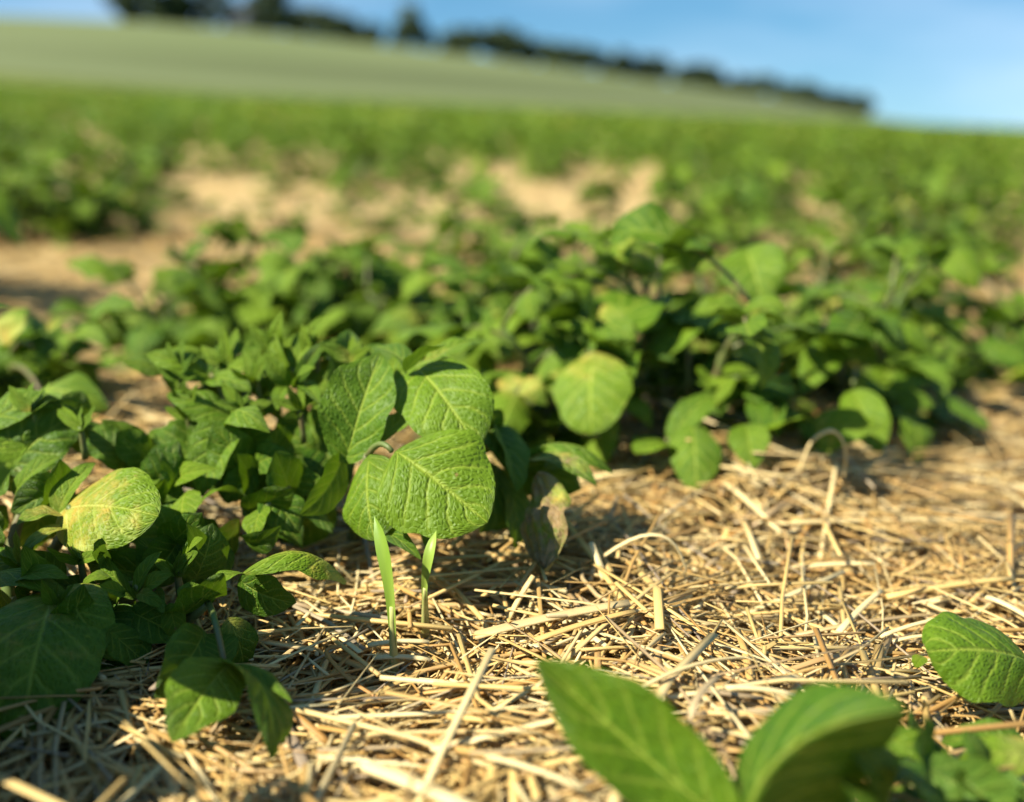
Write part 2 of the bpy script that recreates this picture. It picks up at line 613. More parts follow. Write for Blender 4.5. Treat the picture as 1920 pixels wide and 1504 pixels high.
def tube_arrays(pts, radii, sides=6, flat=1.0, roll=0.0, close=True):
    pts = np.asarray(pts, float)
    k = len(pts)
    radii = np.broadcast_to(np.asarray(radii, float), (k,)).copy()
    T = np.gradient(pts, axis=0)
    T /= np.linalg.norm(T, axis=1)[:, None] + 1e-12
    ref = np.array([0.0, 0, 1.0]) if abs(T[0, 2]) < 0.9 else np.array([1.0, 0, 0])
    A = np.cross(T, ref)
    A /= np.linalg.norm(A, axis=1)[:, None] + 1e-12
    B = np.cross(A, T)
    if close:
        e = 1e-3
        pts = np.concatenate([pts[:1] - T[:1] * 1e-5, pts, pts[-1:] + T[-1:] * 1e-5])
        A = np.concatenate([A[:1], A, A[-1:]])
        B = np.concatenate([B[:1], B, B[-1:]])
        radii = np.concatenate([[radii[0] * e], radii, [radii[-1] * e]])
        k += 2
    th = np.linspace(0, 2 * math.pi, sides, endpoint=False) + roll
    P = pts[:, None, :] + radii[:, None, None] * (np.cos(th)[None, :, None] * A[:, None, :] + flat * np.sin(th)[None, :, None] * B[:, None, :])
    i, j = np.meshgrid(np.arange(k - 1), np.arange(sides), indexing='ij')
    a = (i * sides + j).ravel()
    b = (i * sides + (j + 1) % sides).ravel()
    F = np.stack([a, b, b + sides, a + sides], 1)
    uu = np.repeat(np.linspace(0, 1, k), sides)
    vv = np.tile(np.abs(np.linspace(-1, 1, sides)), k)
    return P.reshape(-1, 3), F, np.stack([uu, vv], 1)


def bez(p0, p1, p2, n):
    t = np.linspace(0, 1, n)[:, None]
    return (1 - t) ** 2 * np.asarray(p0) + 2 * t * (1 - t) * np.asarray(p1) + t * t * np.asarray(p2)


# ------------------------------------------------------------------ the ground and the hill
def graded(limits):
    out = [limits[0][0]]
    for a, b, step in limits:
        k = max(1, int(round((b - a) / step)))
        out += list(np.linspace(a, b, k + 1)[1:])
    return np.array(out)


def sheet(name, xs, ys, zf, mat):
    X, Y = np.meshgrid(xs, ys, indexing='ij')
    V = np.stack([X.ravel(), Y.ravel(), zf(X, Y).ravel()], 1)
    b = Buf().add(V, grid_faces(len(xs), len(ys))[:, ::-1])
    o = link(name, b.mesh(name, [mat]))
    return tag(o, kind='structure')


gx = graded([(-3000, -200, 350), (-200, -20, 15), (-20, -3, 1.5), (-3, -1, 0.1), (-1, 1, 0.02), (1, 3, 0.1), (3, 20, 1.5), (20, 200, 15), (200, 3000, 350)])
gy = graded([(-60, -4, 8), (-4, 0, 0.4), (0, 1.6, 0.02), (1.6, 5, 0.1), (5, 30, 1.2), (30, 200, 10), (200, 4000, 250)])
ground = sheet('ground', gx, gy, gz, M_GROUND)
tag(ground, 'straw covered soil of the potato field')

HILL_Y0, HILL_R = 112.0, 330.0
_hx = np.array([-3000, -900, -300, 0, 300, 500, 700, 860, 1060, 1230, 1400, 1560, 1640, 1720, 1900, 4000])
_hh = np.array([60, 70, 90, 100, 113, 112, 100, 88, 70, 54, 40, 20, 6, -3, -8, -12])


def hill_z(x, y):
    px = 960 + 2133 * x / np.maximum(y, 20)
    h = np.interp(px, _hx, _hh) / 2133 * HILL_R
    f = smooth(y, HILL_Y0 - 10, HILL_R + 15) - 0.25 * smooth(y, HILL_R + 25, HILL_R + 400)
    return gz(x, y) + np.where(h > 0, h * f, h) + 0.45 * (h > -3) * smooth(y, HILL_Y0 - 0.1, HILL_Y0 + 0.1)


hx = graded([(-900, -300, 60), (-300, 300, 8), (300, 700, 50)])
hy = graded([(HILL_Y0 - 0.2, HILL_Y0 + 0.2, 0.2), (HILL_Y0 + 0.2, HILL_R + 30, 7), (HILL_R + 30, HILL_R + 500, 60)])
hill = sheet('hill', hx, hy, hill_z, M_GRAIN)
tag(hill, 'pale grey green grain field rising to the tree line')

# ------------------------------------------------------------------ trees and barn on the crest
def crest(px, y=HILL_R):
    x = (px - 960) / 2133 * y
    return np.array([x, y, float(hill_z(np.array(x), np.array(y)))])


def tree(px, w_px, h_px, label, seed, depth=0.0, shape='round'):
    r = np.random.default_rng(seed)
    base = crest(px, HILL_R + depth)
    sc = base[1] / 2133
    w, h = w_px * sc * 1.38, h_px * sc * (1.25 if px < 830 else 1.2 if px < 1250 else 0.95)
    o = thing('tree', label, 'tree', base, 'trees along the hill crest')
    tk = h * 0.035 + 0.12
    b = Buf()
    pts = [(0, 0, -0.6), (0.02 * w, 0, h * 0.25), (-0.02 * w, 0.02 * w, h * 0.55), (0, 0, h * 0.85)]
    b.add(*tube_arrays(pts, [tk * 1.3, tk, tk * 0.6, tk * 0.2], 8))
    for k in range(6):
        z0 = h * r.uniform(0.2, 0.6)
        az = r.uniform(0, 6.28)
        ln = w * r.uniform(0.25, 0.42)
        e = (math.cos(az) * ln, math.sin(az) * ln, z0 + h * r.uniform(0.12, 0.3))
        b.add(*tube_arrays([(0, 0, z0), (e[0] * 0.5, e[1] * 0.5, z0 + 0.4 * (e[2] - z0)), e], [tk * 0.5, tk * 0.35, tk * 0.1], 5))
    link('trunk', b.mesh('trunk', [M_BARK]), o)
    # crown: leaf-sized faces gathered in clumps
    nc = 40
    b = Buf()
    cz = r.uniform(0.12, 0.95, nc)
    if shape == 'cone':
        rad = (1 - cz) * 0.5 + 0.06
    else:
        rad = 0.5 * np.sqrt(np.clip(1 - ((cz - 0.5) / 0.56) ** 2, 0.05, 1))
    az = r.uniform(0, 6.28, nc)
    rr = rad * np.sqrt(r.uniform(0.1, 1, nc)) * w
    cc = np.stack([np.cos(az) * rr, np.sin(az) * rr, cz * h], 1)
    nl = 60
    for k in range(nc):
        cr = w * r.uniform(0.10, 0.17)
        d = r.normal(size=(nl, 3))
        d /= np.linalg.norm(d, axis=1)[:, None]
        p = cc[k] + d * cr * r.uniform(0.5, 1.0, (nl, 1)) * np.array([1, 1, 0.8])
        p[:, 2] = np.maximum(p[:, 2], 0.05 * h)
        sz = r.uniform(0.05, 0.10, nl)[:, None] * (w * 0.6 + 2)
        a1 = np.cross(d, r.normal(size=(nl, 3)))
        a1 /= np.linalg.norm(a1, axis=1)[:, None]
        a2 = np.cross(a1, d) * 0.7
        q = np.stack([p - a1 * sz, p - a2 * sz, p + a1 * sz, p + a2 * sz], 1).reshape(-1, 3)
        b.add(q, np.arange(nl * 4).reshape(-1, 4), rnd=np.repeat(r.uniform(0, 1, nl), 4))
    link('crown', b.mesh('crown', [M_TREE], False), o)
    return o


TREES = [
    (300, 112, 86, 'tall dark tree at the top edge, leftmost on the hill crest', 'round'),
    (268, 50, 56, 'small dark tree tucked against the left flank of the tallest crest tree', 'round'),
    (345, 60, 50, 'low dark tree sloping down right beside the tallest crest tree', 'round'),
    (408, 52, 66, 'dark tree just left of the grey barn on the hill crest', 'round'),
    (500, 84, 64, 'broad dark tree just right of the grey barn on the crest', 'round'),
    (590, 66, 46, 'low dark bushy tree, first one right of the barn group', 'round'),
    (640, 60, 34, 'low dark tree in the gap before the pointed crest tree', 'round'),
    (690, 60, 26, 'lowest scrubby tree just left of the pointed crest tree', 'round'),
    (772, 66, 62, 'pointed dark tree standing alone midway along the crest', 'cone'),
    (866, 62, 40, 'round dark tree, first one right of the pointed crest tree', 'round'),
    (945, 74, 46, 'round dark tree, second one right of the pointed crest tree', 'round'),
    (1000, 64, 36, 'round dark tree, third one right of the pointed crest tree', 'round'),
    (1070, 74, 36, 'round dark tree, fourth one right of the pointed crest tree', 'round'),
    (1150, 66, 36, 'round dark tree, fifth one right of the pointed crest tree', 'round'),
    (1222, 52, 38, 'narrow dark tree, sixth one right of the pointed crest tree', 'round'),
    (1302, 72, 36, 'broad dark tree, seventh one right of the pointed crest tree', 'round'),
    (1360, 52, 26, 'low dark tree, eighth one right of the pointed crest tree', 'round'),
    (1418, 66, 32, 'dark tree, fourth from the right end of the tree line', 'round'),
    (1490, 66, 32, 'dark tree, third from the right end of the tree line', 'round'),
    (1555, 52, 28, 'dark tree, second from the right end of the tree line', 'round'),
    (1606, 58, 34, 'last dark tree at the right end of the tree line', 'round'),
]
for i, (px, w, h, lab, shp) in enumerate(TREES):
    tree(px, w, h, lab, 300 + i, (i % 3) * 4.0, shp)

bb = crest(449, HILL_R - 3)
barn = thing('barn', 'slate grey barn half hidden between dark trees on the crest', 'barn', bb)
sc = bb[1] / 2133
bw, bd, bh, rh = 22 * sc, 9.0, 26 * sc, 12 * sc
V = [(-bw, 0, -1), (bw, 0, -1), (bw, bd, -1), (-bw, bd, -1), (-bw, 0, bh), (bw, 0, bh), (bw, bd, bh), (-bw, bd, bh), (-bw, bd / 2, bh + rh), (bw, bd / 2, bh + rh)]
link('wall', Buf().add(V, [(0, 1, 5, 4), (2, 3, 7, 6), (1, 2, 6, 5), (3, 0, 4, 7), (4, 8, 8, 7), (5, 6, 9, 9)][:4]).add(
    [(-bw, 0, bh), (-bw, bd / 2, bh + rh), (-bw, bd / 2, bh), (-bw, bd, bh), (bw, 0, bh), (bw, bd / 2, bh), (bw, bd / 2, bh + rh), (bw, bd, bh)],
    [(0, 1, 3, 2), (4, 5, 7, 6)]).mesh('wall', [M_BARNWALL], False), barn)
e = 0.5
R1 = np.array([(-bw - e, -e, bh - 0.25), (bw + e, -e, bh - 0.25), (bw + e, bd / 2, bh + rh + 0.12), (-bw - e, bd / 2, bh + rh + 0.12), (bw + e, bd + e, bh - 0.25), (-bw - e, bd + e, bh - 0.25)])
R2 = R1 + np.array([0, 0, 0.18])
link('roof', Buf().add(np.concatenate([R1, R2]), [(0, 3, 2, 1), (3, 5, 4, 2), (6, 7, 8, 9), (9, 8, 10, 11), (0, 1, 7, 6), (4, 5, 11, 10), (1, 2, 8, 7), (2, 4, 10, 8), (3, 0, 6, 9), (5, 3, 9, 11)]).mesh('roof', [M_BARNROOF], False), barn)
link('door', Buf().add([(-1.4, -0.05, -1), (1.4, -0.05, -1), (1.4, -0.05, bh * 0.75), (-1.4, -0.05, bh * 0.75)], [(0, 1, 2, 3)]).mesh('door', [M_BARNROOF], False), barn)


# ------------------------------------------------------------------ potato plants: hand-shaped ones
def view_n(nx, ny, nz):
    """a leaf's facing: right, up, towards the camera side of the field"""
    return RIGHT * nx + UP * ny - FWD * nz


_seed = [1000]


def put_leaf(parent_leaf, root_loc, b, t, w, n, yel=0.0, brn=0.0, rnd=None, stalk=None, name='leaflet', label=None, hi=True, **kw):
    """b, t: (px, py, depth) of leaf base and tip; w: width in pixels there"""
    _seed[0] += 1
    B, T = W(*b), W(*t)
    width = w / FPX * (b[2] + t[2]) / 2
    nu, nv = (34, 19) if hi else (18, 11)
    v, f, uv = leaf_arrays(B, T, width, view_n(*n), seed=_seed[0], nu=nu, nv=nv, **kw)
    bf = Buf().add(v - root_loc, f, uv, yel, brn, random.random() if rnd is None else rnd)
    o = link(name, bf.mesh(name, [M_LEAF]), parent_leaf)
    if label:
        o['label'] = label
    return o


def stem_obj(name, parent, root_loc, pts, radii, sides=8):
    v, f, uv = tube_arrays(pts, radii, sides)
    return link(name, Buf().add(v - root_loc, f, uv).mesh(name, [M_STEM]), parent)


class HandPlant:
    def __init__(s, label, base, group='potato plants in the near rows'):
        s.base = np.asarray(base, float)
        s.o = thing('potato_plant', label, 'plant', s.base, group)

    def stem(s, top, r0=0.0035, r1=0.002, side=(0, 0, 0), start=(0, 0)):
        p0 = s.base + np.array([start[0], start[1], -0.01])
        p2 = W(*top)
        pm = (p0 + p2) / 2 + np.asarray(side, float) + (0, 0, 0.012)
        pts = bez(p0, pm, p2, 9)
        stem_obj('stem', s.o, s.base, pts, np.linspace(r0, r1, 9))
        return p2

    def leaf(s, frm, joint, leaflets, r=0.0011):
        """compound leaf: stalk from a stem point to a joint, with leaflets"""
        p0 = W(*frm)
        p2 = W(*joint)
        pts = bez(p0, (p0 + p2) / 2 + (0, 0, 0.008), p2, 7)
        stalk = stem_obj('leaf', s.o, s.base, pts, np.linspace(r * 1.3, r, 7), 6)
        for lf in leaflets:
            put_leaf(stalk, s.base, **lf)
        return stalk


def D(b, t, w, n, **k):
    return dict(b=b, t=t, w=w, n=n, **k)


# ---- the plant in focus
main = HandPlant('sharply focused bushy potato plant with broad lit leaves at the centre', G(620, 1030))
main.stem((600, 800, .50), side=(-0.005, 0, 0))
main.stem((690, 855, .445), side=(0.004, -0.01, 0), start=(0.008, -0.005))
main.stem((440, 800, .50), side=(-0.02, 0, 0), start=(-0.012, 0.0), r1=0.0016)
main.stem((850, 800, .52), side=(0.01, 0, 0), start=(0.014, 0.004), r1=0.0016)
main.stem((560, 720, .50), side=(0.0, 0, 0.01), start=(-0.004, 0.006), r1=0.0016)
# big front leaf with its neighbours
main.leaf((690, 855, .445), (735, 846, .432), [
    D((741, 846, .432), (914, 980, .418), 236, (-0.25, 0.62, 0.75), arch=0.10, fold=0.10, cup=-0.10, wave=0.03, rnd=0.55, yel=0.10, shape=(0.62, 0.74), skew=-0.06, lobe=0.0),
    D((692, 862, .440), (703, 1014, .424), 150, (-0.45, 0.35, 0.82), arch=0.10, fold=-0.30, cup=-0.06, rnd=0.45, shape=(0.50, 0.60)),
    D((652, 850, .452), (714, 662, .462), 152, (-0.10, 0.25, 0.95), arch=0.05, fold=0.42, cup=0.02, rnd=0.5, yel=0.08),
    D((722, 820, .450), (800, 768, .465), 66, (-0.2, 0.85, 0.4), rnd=0.55),
    D((640, 862, .455), (562, 966, .440), 96, (0.75, -0.25, 0.5), arch=0.10, fold=0.3, rnd=0.1),
])
main.leaf((850, 800, .52), (790, 700, .47), [
    D((782, 690, .468), (895, 842, .440), 178, (-0.1, 0.55, 0.8), arch=0.13, fold=0.12, cup=-0.08, rnd=0.55, yel=0.12, shape=(0.54, 0.66)),
    D((806, 676, .470), (915, 640, .485), 62, (-0.35, 0.75, 0.55), arch=0.10, fold=0.2, rnd=0.75, yel=0.2),
    D((765, 690, .462), (838, 648, .452), 60, (0.5, 0.6, 0.3), arch=0.1, fold=0.25, rnd=0.1),
    D((770, 690, .475), (700, 650, .49), 60, (0.2, 0.7, 0.6), rnd=0.3, arch=0.1),
    D((745, 760, .468), (738, 668, .470), 62, (-0.35, 0.3, 0.85), rnd=0.7, fold=0.1),
])
# dark leaf standing behind
main.leaf((690, 855, .46), (640, 720, .49), [
    D((632, 730, .488), (655, 618, .50), 78, (0.6, 0.3, 0.7), rnd=0.15, fold=0.3),
    D((660, 700, .495), (745, 655, .50), 62, (0.25, 0.7, 0.6), rnd=0.25, yel=0.1),
])
# shoot tip with narrow young leaves
main.leaf((560, 720, .50), (548, 700, .498), [
    D((548, 712, .498), (613, 590, .51), 48, (-0.45, 0.35, 0.8), rnd=0.85, yel=0.12, fold=0.4, quilt=0.03),
    D((545, 716, .496), (516, 622, .50), 42, (-0.5, 0.2, 0.8), rnd=0.75, fold=0.45, quilt=0.03),
    D((560, 712, .49), (606, 640, .488), 34, (0.2, 0.4, 0.9), rnd=0.35, fold=0.5),
    D((540, 720, .49), (500, 668, .487), 40, (-0.4, 0.5, 0.8), rnd=0.7, fold=0.35, quilt=0.03),
    D((552, 722, .486), (592, 690, .475), 34, (0.1, 0.7, 0.7), rnd=0.6, fold=0.4),
    D((538, 726, .488), (520, 770, .472), 36, (-0.2, 0.6, 0.8), rnd=0.6, fold=0.4),
    D((565, 722, .488), (600, 758, .47), 38, (0.2, 0.6, 0.8), rnd=0.45, fold=0.4),
])
# left part of the crown
main.leaf((440, 800, .50), (395, 702, .505), [
    D((392, 704, .505), (274, 664, .50), 78, (-0.35, 0.75, 0.55), rnd=0.75, arch=0.08, fold=0.15, quilt=0.035, cup=-0.10),
    D((400, 700, .505), (455, 640, .52), 50, (0.1, 0.8, 0.5), rnd=0.3, fold=0.3),
    D((396, 712, .498), (470, 735, .485), 62, (-0.05, 0.8, 0.6), rnd=0.55, yel=0.08, fold=0.3, quilt=0.035),
    D((410, 705, .505), (480, 690, .50), 52, (-0.2, 0.75, 0.6), rnd=0.6, yel=0.1, fold=0.3, quilt=0.035),
])
main.leaf((440, 800, .50), (425, 788, .486), [
    D((432, 784, .484), (312, 742, .478), 84, (-0.3, 0.75, 0.6), rnd=0.5, arch=0.10, fold=0.12, quilt=0.035, cup=-0.12),
    D((428, 790, .478), (378, 930, .462), 112, (-0.15, 0.15, 0.95), rnd=0.6, yel=0.10, fold=0.55, arch=0.06),
    D((432, 796, .474), (506, 812, .452), 66, (-0.15, 0.75, 0.6), rnd=0.7, arch=0.30, yel=0.15, fold=-0.2),
    D((420, 800, .488), (345, 850, .49), 74, (0.2, 0.2, 0.9), rnd=0.12),
])
main.leaf((440, 850, .49), (400, 860, .485), [
    D((380, 850, .488), (262, 882, .48), 74, (-0.2, 0.6, 0.75), rnd=0.45, fold=0.3),
    D((350, 922, .455), (346, 990, .440), 72, (-0.4, 0.6, 0.7), rnd=0.7, arch=0.12, fold=-0.2),
    D((470, 880, .47), (420, 940, .465), 64, (0.5, 0.1, 0.8), rnd=0.1),
    D((480, 870, .47), (545, 850, .462), 60, (0.55, 0.3, 0.7), rnd=0.1),
])
main.leaf((600, 900, .48), (500, 950, .45), [
    D((492, 955, .448), (478, 1012, .438), 58, (-0.4, 0.5, 0.8), rnd=0.7, fold=0.25),
    D((640, 1078, .424), (452, 1078, .400), 96, (-0.15, 0.80, 0.42), rnd=0.75, yel=0.32, arch=0.22, fold=-0.25, cup=-0.12),
    D((452, 1075, .402), (392, 1106, .392), 44, (-0.4, 0.7, 0.6), rnd=0.75, yel=0.1, fold=0.3),
    D((455, 1092, .410), (556, 1130, .412), 92, (0.55, -0.5, 0.6), rnd=0.05),
    D((500, 930, .455), (560, 1000, .452), 90, (0.7, -0.1, 0.6), rnd=0.05),
])
# right flank: leaves mostly coloured dark to read as shaded, and the withered one
main.leaf((850, 850, .50), (950, 850, .49), [
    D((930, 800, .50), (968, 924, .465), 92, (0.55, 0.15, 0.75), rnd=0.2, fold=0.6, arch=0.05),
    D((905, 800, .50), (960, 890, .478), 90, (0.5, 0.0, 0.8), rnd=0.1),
    D((985, 850, .50), (1150, 888, .49), 86, (0.15, 0.85, 0.35), rnd=0.6, arch=0.22, fold=-0.35),
    D((990, 862, .492), (1118, 912, .470), 74, (0.5, 0.5, 0.6), rnd=0.2, yel=0.45, brn=0.25, arch=0.15, crumple=0.02),
    D((1012, 898, .47), (1026, 1072, .440), 112, (-0.60, 0.42, 0.75), rnd=0.5, yel=0.30, brn=0.60, arch=0.05, fold=-0.35, crumple=0.075, wave=0.08, label='withered crumpled leaflet, brown and olive'),
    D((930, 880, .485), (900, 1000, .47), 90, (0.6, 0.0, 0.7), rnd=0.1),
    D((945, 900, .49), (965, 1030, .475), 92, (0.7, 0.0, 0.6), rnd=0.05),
])
# inner leaves, turned off the sun and coloured dark to read as shaded
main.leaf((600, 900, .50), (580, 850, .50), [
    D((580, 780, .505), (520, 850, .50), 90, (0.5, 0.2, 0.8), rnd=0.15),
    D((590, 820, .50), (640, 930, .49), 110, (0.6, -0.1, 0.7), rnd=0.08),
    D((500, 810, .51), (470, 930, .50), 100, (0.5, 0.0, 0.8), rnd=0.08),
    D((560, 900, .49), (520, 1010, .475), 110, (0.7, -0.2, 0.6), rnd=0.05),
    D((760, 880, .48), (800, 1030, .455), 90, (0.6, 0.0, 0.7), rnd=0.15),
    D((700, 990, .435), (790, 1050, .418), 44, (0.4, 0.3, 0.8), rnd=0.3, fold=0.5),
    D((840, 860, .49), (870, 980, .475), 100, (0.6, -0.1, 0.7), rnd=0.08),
])



def fill(plant, frm, joint, x0, x1, y0, y1, d0, d1, n, w0, w1, tone, shade, seed):  # shade leaflets face off the sun; low tone puts shade in their green
    """further leaflets of a plant, spread over the part of its crown between two corners"""
    r = random.Random(seed)
    lf = []
    for k in range(n):
        x, y = r.uniform(x0, x1), r.uniform(y0, y1)
        d = d0 + (d1 - d0) * ((y - y0) / (y1 - y0)) + r.uniform(-0.012, 0.012)
        w = r.uniform(w0, w1)
        a = r.uniform(0, 6.28)
        ln = w * (r.uniform(1.2, 1.6) if shade else r.uniform(1.4, 2.0))
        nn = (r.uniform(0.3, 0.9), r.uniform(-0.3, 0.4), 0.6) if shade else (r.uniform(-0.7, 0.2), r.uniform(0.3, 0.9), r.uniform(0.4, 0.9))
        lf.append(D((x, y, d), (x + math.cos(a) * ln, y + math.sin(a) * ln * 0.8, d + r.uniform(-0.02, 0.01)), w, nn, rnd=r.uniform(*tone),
                    fold=r.uniform(-0.2, 0.5), arch=r.uniform(0, 0.25), quilt=0.022 if shade else 0.04, shape=(0.6, r.uniform(0.75, 1.05)), twist=r.uniform(-0.6, 0.6), wave=r.uniform(0.03, 0.1), yel=r.choice((0, 0, 0.1, 0.2)), hi=False))
    plant.leaf(frm, joint, lf)


fill(main, (440, 800, .50), (470, 740, .51), 380, 620, 690, 800, .525, .495, 24, 26, 56, (0.4, 0.95), False, 31)
fill(main, (440, 800, .50), (400, 700, .51), 300, 520, 660, 770, .525, .505, 16, 24, 44, (0.5, 1.0), False, 41)
fill(main, (560, 720, .50), (550, 715, .50), 490, 640, 650, 760, .525, .50, 14, 22, 42, (0.4, 1.0), False, 42)
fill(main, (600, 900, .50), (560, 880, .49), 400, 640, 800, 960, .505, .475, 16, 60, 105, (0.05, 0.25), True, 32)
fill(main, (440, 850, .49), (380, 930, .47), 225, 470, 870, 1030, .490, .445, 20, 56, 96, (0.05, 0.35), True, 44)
fill(main, (440, 850, .49), (350, 900, .47), 240, 460, 850, 990, .485, .450, 8, 34, 60, (0.4, 0.8), False, 45)
fill(main, (440, 850, .49), (360, 840, .49), 280, 400, 780, 930, .51, .48, 8, 44, 80, (0.3, 0.7), False, 33)
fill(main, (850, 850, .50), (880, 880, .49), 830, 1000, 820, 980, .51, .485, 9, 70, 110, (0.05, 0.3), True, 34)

def shoot(plant, x, y, d, n, size, seed):
    """tuft of narrow young leaves standing up at a shoot tip"""
    r = random.Random(seed)
    lf = []
    for k in range(n):
        a = math.pi / 2 + (k - (n - 1) / 2) * 0.55 + r.uniform(-0.2, 0.2)
        ln = size * r.uniform(0.7, 1.2)
        lf.append(D((x + r.uniform(-6, 6), y + r.uniform(-4, 8), d), (x + math.cos(a) * ln, y - math.sin(a) * ln, d + r.uniform(-0.012, 0.012)),
                    ln * r.uniform(0.36, 0.5), (r.uniform(-0.8, 0.0), r.uniform(0.1, 0.6), 0.8), rnd=r.uniform(0.5, 1.0), fold=r.uniform(0.2, 0.6),
                    arch=r.uniform(-0.05, 0.12), quilt=0.05, shape=(0.62, 0.95), wave=0.07, yel=r.choice((0, 0.1, 0.2)), hi=False))
    plant.leaf((x + 10, y + 60, d + 0.005), (x, y, d), lf)


for k, (x, y, d, n, size) in enumerate(((335, 700, .50, 5, 62), (425, 680, .505, 6, 66), (480, 712, .495, 5, 58), (515, 668, .505, 6, 74),
                                        (590, 672, .50, 5, 62), (655, 676, .485, 5, 58), (450, 770, .48, 5, 54), (350, 780, .485, 5, 56), (560, 770, .475, 5, 52))):
    shoot(main, x, y, d, n, size, 900 + k)

# ---- the plant at the left edge, in front
left = HandPlant('potato plant at the left edge with one yellowed leaf and drooping dark leaves', G(70, 1180))
left.stem((140, 985, .43), side=(-0.01, 0, 0))
left.stem((60, 930, .45), side=(-0.01, 0, 0), start=(-0.01, 0.0))
left.stem((260, 1110, .405), side=(0.01, -0.01, 0), start=(0.01, 0))
left.stem((390, 1130, .395), side=(0.01, -0.01, -0.014), start=(0.02, -0.005), r1=0.0016)
left.leaf((140, 985, .43), (128, 958, .432), [
    D((122, 955, .432), (297, 968, .412), 182, (-0.35, 0.62, 0.70), yel=0.43, brn=0.08, rnd=0.95, arch=0.10, fold=0.06, cup=-0.10, shape=(0.48, 0.56), label='large leaflet turned yellow and ochre'),
    D((110, 958, .435), (180, 868, .446), 62, (-0.3, 0.45, 0.8), rnd=0.7, yel=0.15, fold=0.45),
    D((110, 965, .43), (30, 985, .42), 66, (-0.3, 0.8, 0.5), rnd=0.5, yel=0.4, fold=0.3),
    D((125, 990, .425), (45, 1035, .41), 50, (-0.2, 0.8, 0.5), rnd=0.6, yel=0.4, fold=0.3),
])
left.leaf((60, 930, .45), (30, 880, .46), [
    D((20, 870, .465), (150, 770, .48), 130, (0.35, 0.35, 0.85), rnd=0.25, fold=0.3, quilt=0.05, crumple=0.01),
    D((-30, 800, .47), (118, 752, .475), 96, (-0.1, 0.72, 0.65), rnd=0.3, fold=0.2, quilt=0.05, crumple=0.012),
    D((130, 905, .452), (20, 960, .44), 84, (0.4, 0.1, 0.9), rnd=0.15, fold=0.3),
    D((30, 920, .45), (118, 856, .455), 52, (-0.35, 0.6, 0.7), rnd=0.65, fold=0.4),
    D((0, 880, .455), (-60, 960, .45), 110, (0.0, 0.6, 0.7), rnd=0.3),
])
left.leaf((60, 1130, .41), (95, 1128, .392), [
    D((96, 1125, .392), (35, 1412, .350), 235, (0.30, 0.42, 0.85), rnd=0.35, yel=0.24, arch=0.14, fold=0.15, cup=-0.08),
    D((-40, 1092, .41), (128, 1118, .392), 66, (-0.1, 0.85, 0.35), rnd=0.6, arch=0.16, fold=-0.2),
    D((128, 1106, .394), (218, 1240, .380), 118, (-0.25, 0.55, 0.75), rnd=0.65, yel=0.22, arch=0.18, fold=-0.35),
    D((20, 1090, .40), (130, 1085, .395), 48, (-0.2, 0.8, 0.5), rnd=0.55, arch=0.15),
])
left.leaf((230, 1120, .41), (262, 1108, .402), [
    D((255, 1108, .402), (303, 1034, .408), 34, (-0.3, 0.35, 0.85), rnd=0.7, fold=0.5),
    D((268, 1108, .402), (322, 1078, .398), 40, (-0.3, 0.5, 0.8), rnd=0.75, yel=0.15, fold=0.3),
    D((262, 1112, .400), (310, 1140, .39), 30, (-0.3, 0.6, 0.7), rnd=0.7, yel=0.3, fold=0.3),
    D((255, 1112, .404), (212, 1080, .41), 32, (-0.3, 0.6, 0.7), rnd=0.6, fold=0.4),
    D((245, 1116, .402), (190, 1035, .41), 36, (-0.4, 0.4, 0.8), rnd=0.55, fold=0.4),
    D((352, 1128, .398), (366, 1086, .402), 24, (-0.3, 0.4, 0.8), rnd=0.6, fold=0.4),
])
left.leaf((390, 1130, .395), (420, 1243, .364), r=0.0010, leaflets=[
    D((424, 1248, .362), (322, 1392, .330), 140, (0.15, 0.50, 0.85), rnd=0.5, arch=0.08, fold=0.25),
    D((432, 1244, .360), (508, 1424, .328), 138, (0.80, 0.05, 0.55), rnd=0.15, arch=0.16, fold=0.12),
    D((415, 1240, .376), (398, 1188, .388), 78, (0.4, 0.3, 0.8), rnd=0.1),
    D((436, 1246, .370), (548, 1318, .345), 44, (0.3, 0.8, 0.35), rnd=0.6, arch=0.12, fold=-0.4),
    D((380, 1190, .382), (290, 1310, .356), 110, (0.5, 0.1, 0.8), rnd=0.1),
])
left.leaf((160, 1140, .41), (200, 1160, .40), [  # leaves deep in the plant, shade put into their dark green
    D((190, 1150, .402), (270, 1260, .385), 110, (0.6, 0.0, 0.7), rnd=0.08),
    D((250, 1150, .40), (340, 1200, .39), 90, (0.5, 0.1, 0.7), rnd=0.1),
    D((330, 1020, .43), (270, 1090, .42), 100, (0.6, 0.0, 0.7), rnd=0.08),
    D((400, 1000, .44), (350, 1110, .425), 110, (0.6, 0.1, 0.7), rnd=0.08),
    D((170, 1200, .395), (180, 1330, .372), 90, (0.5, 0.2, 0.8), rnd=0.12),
])

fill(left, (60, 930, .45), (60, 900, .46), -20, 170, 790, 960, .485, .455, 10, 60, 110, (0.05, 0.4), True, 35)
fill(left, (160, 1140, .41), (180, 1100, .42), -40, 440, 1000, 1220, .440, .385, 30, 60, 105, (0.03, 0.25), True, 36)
fill(left, (260, 1110, .405), (280, 1090, .41), 180, 420, 1050, 1150, .415, .395, 9, 24, 46, (0.5, 0.9), False, 37)

for k, (x, y, d, n, size) in enumerate(((60, 770, .465, 5, 60), (150, 800, .46, 5, 54), (40, 1060, .415, 5, 60), (150, 1050, .41, 5, 56), (330, 1075, .405, 5, 50), (110, 1150, .39, 5, 60))):
    shoot(left, x, y, d, n, size, 950 + k)

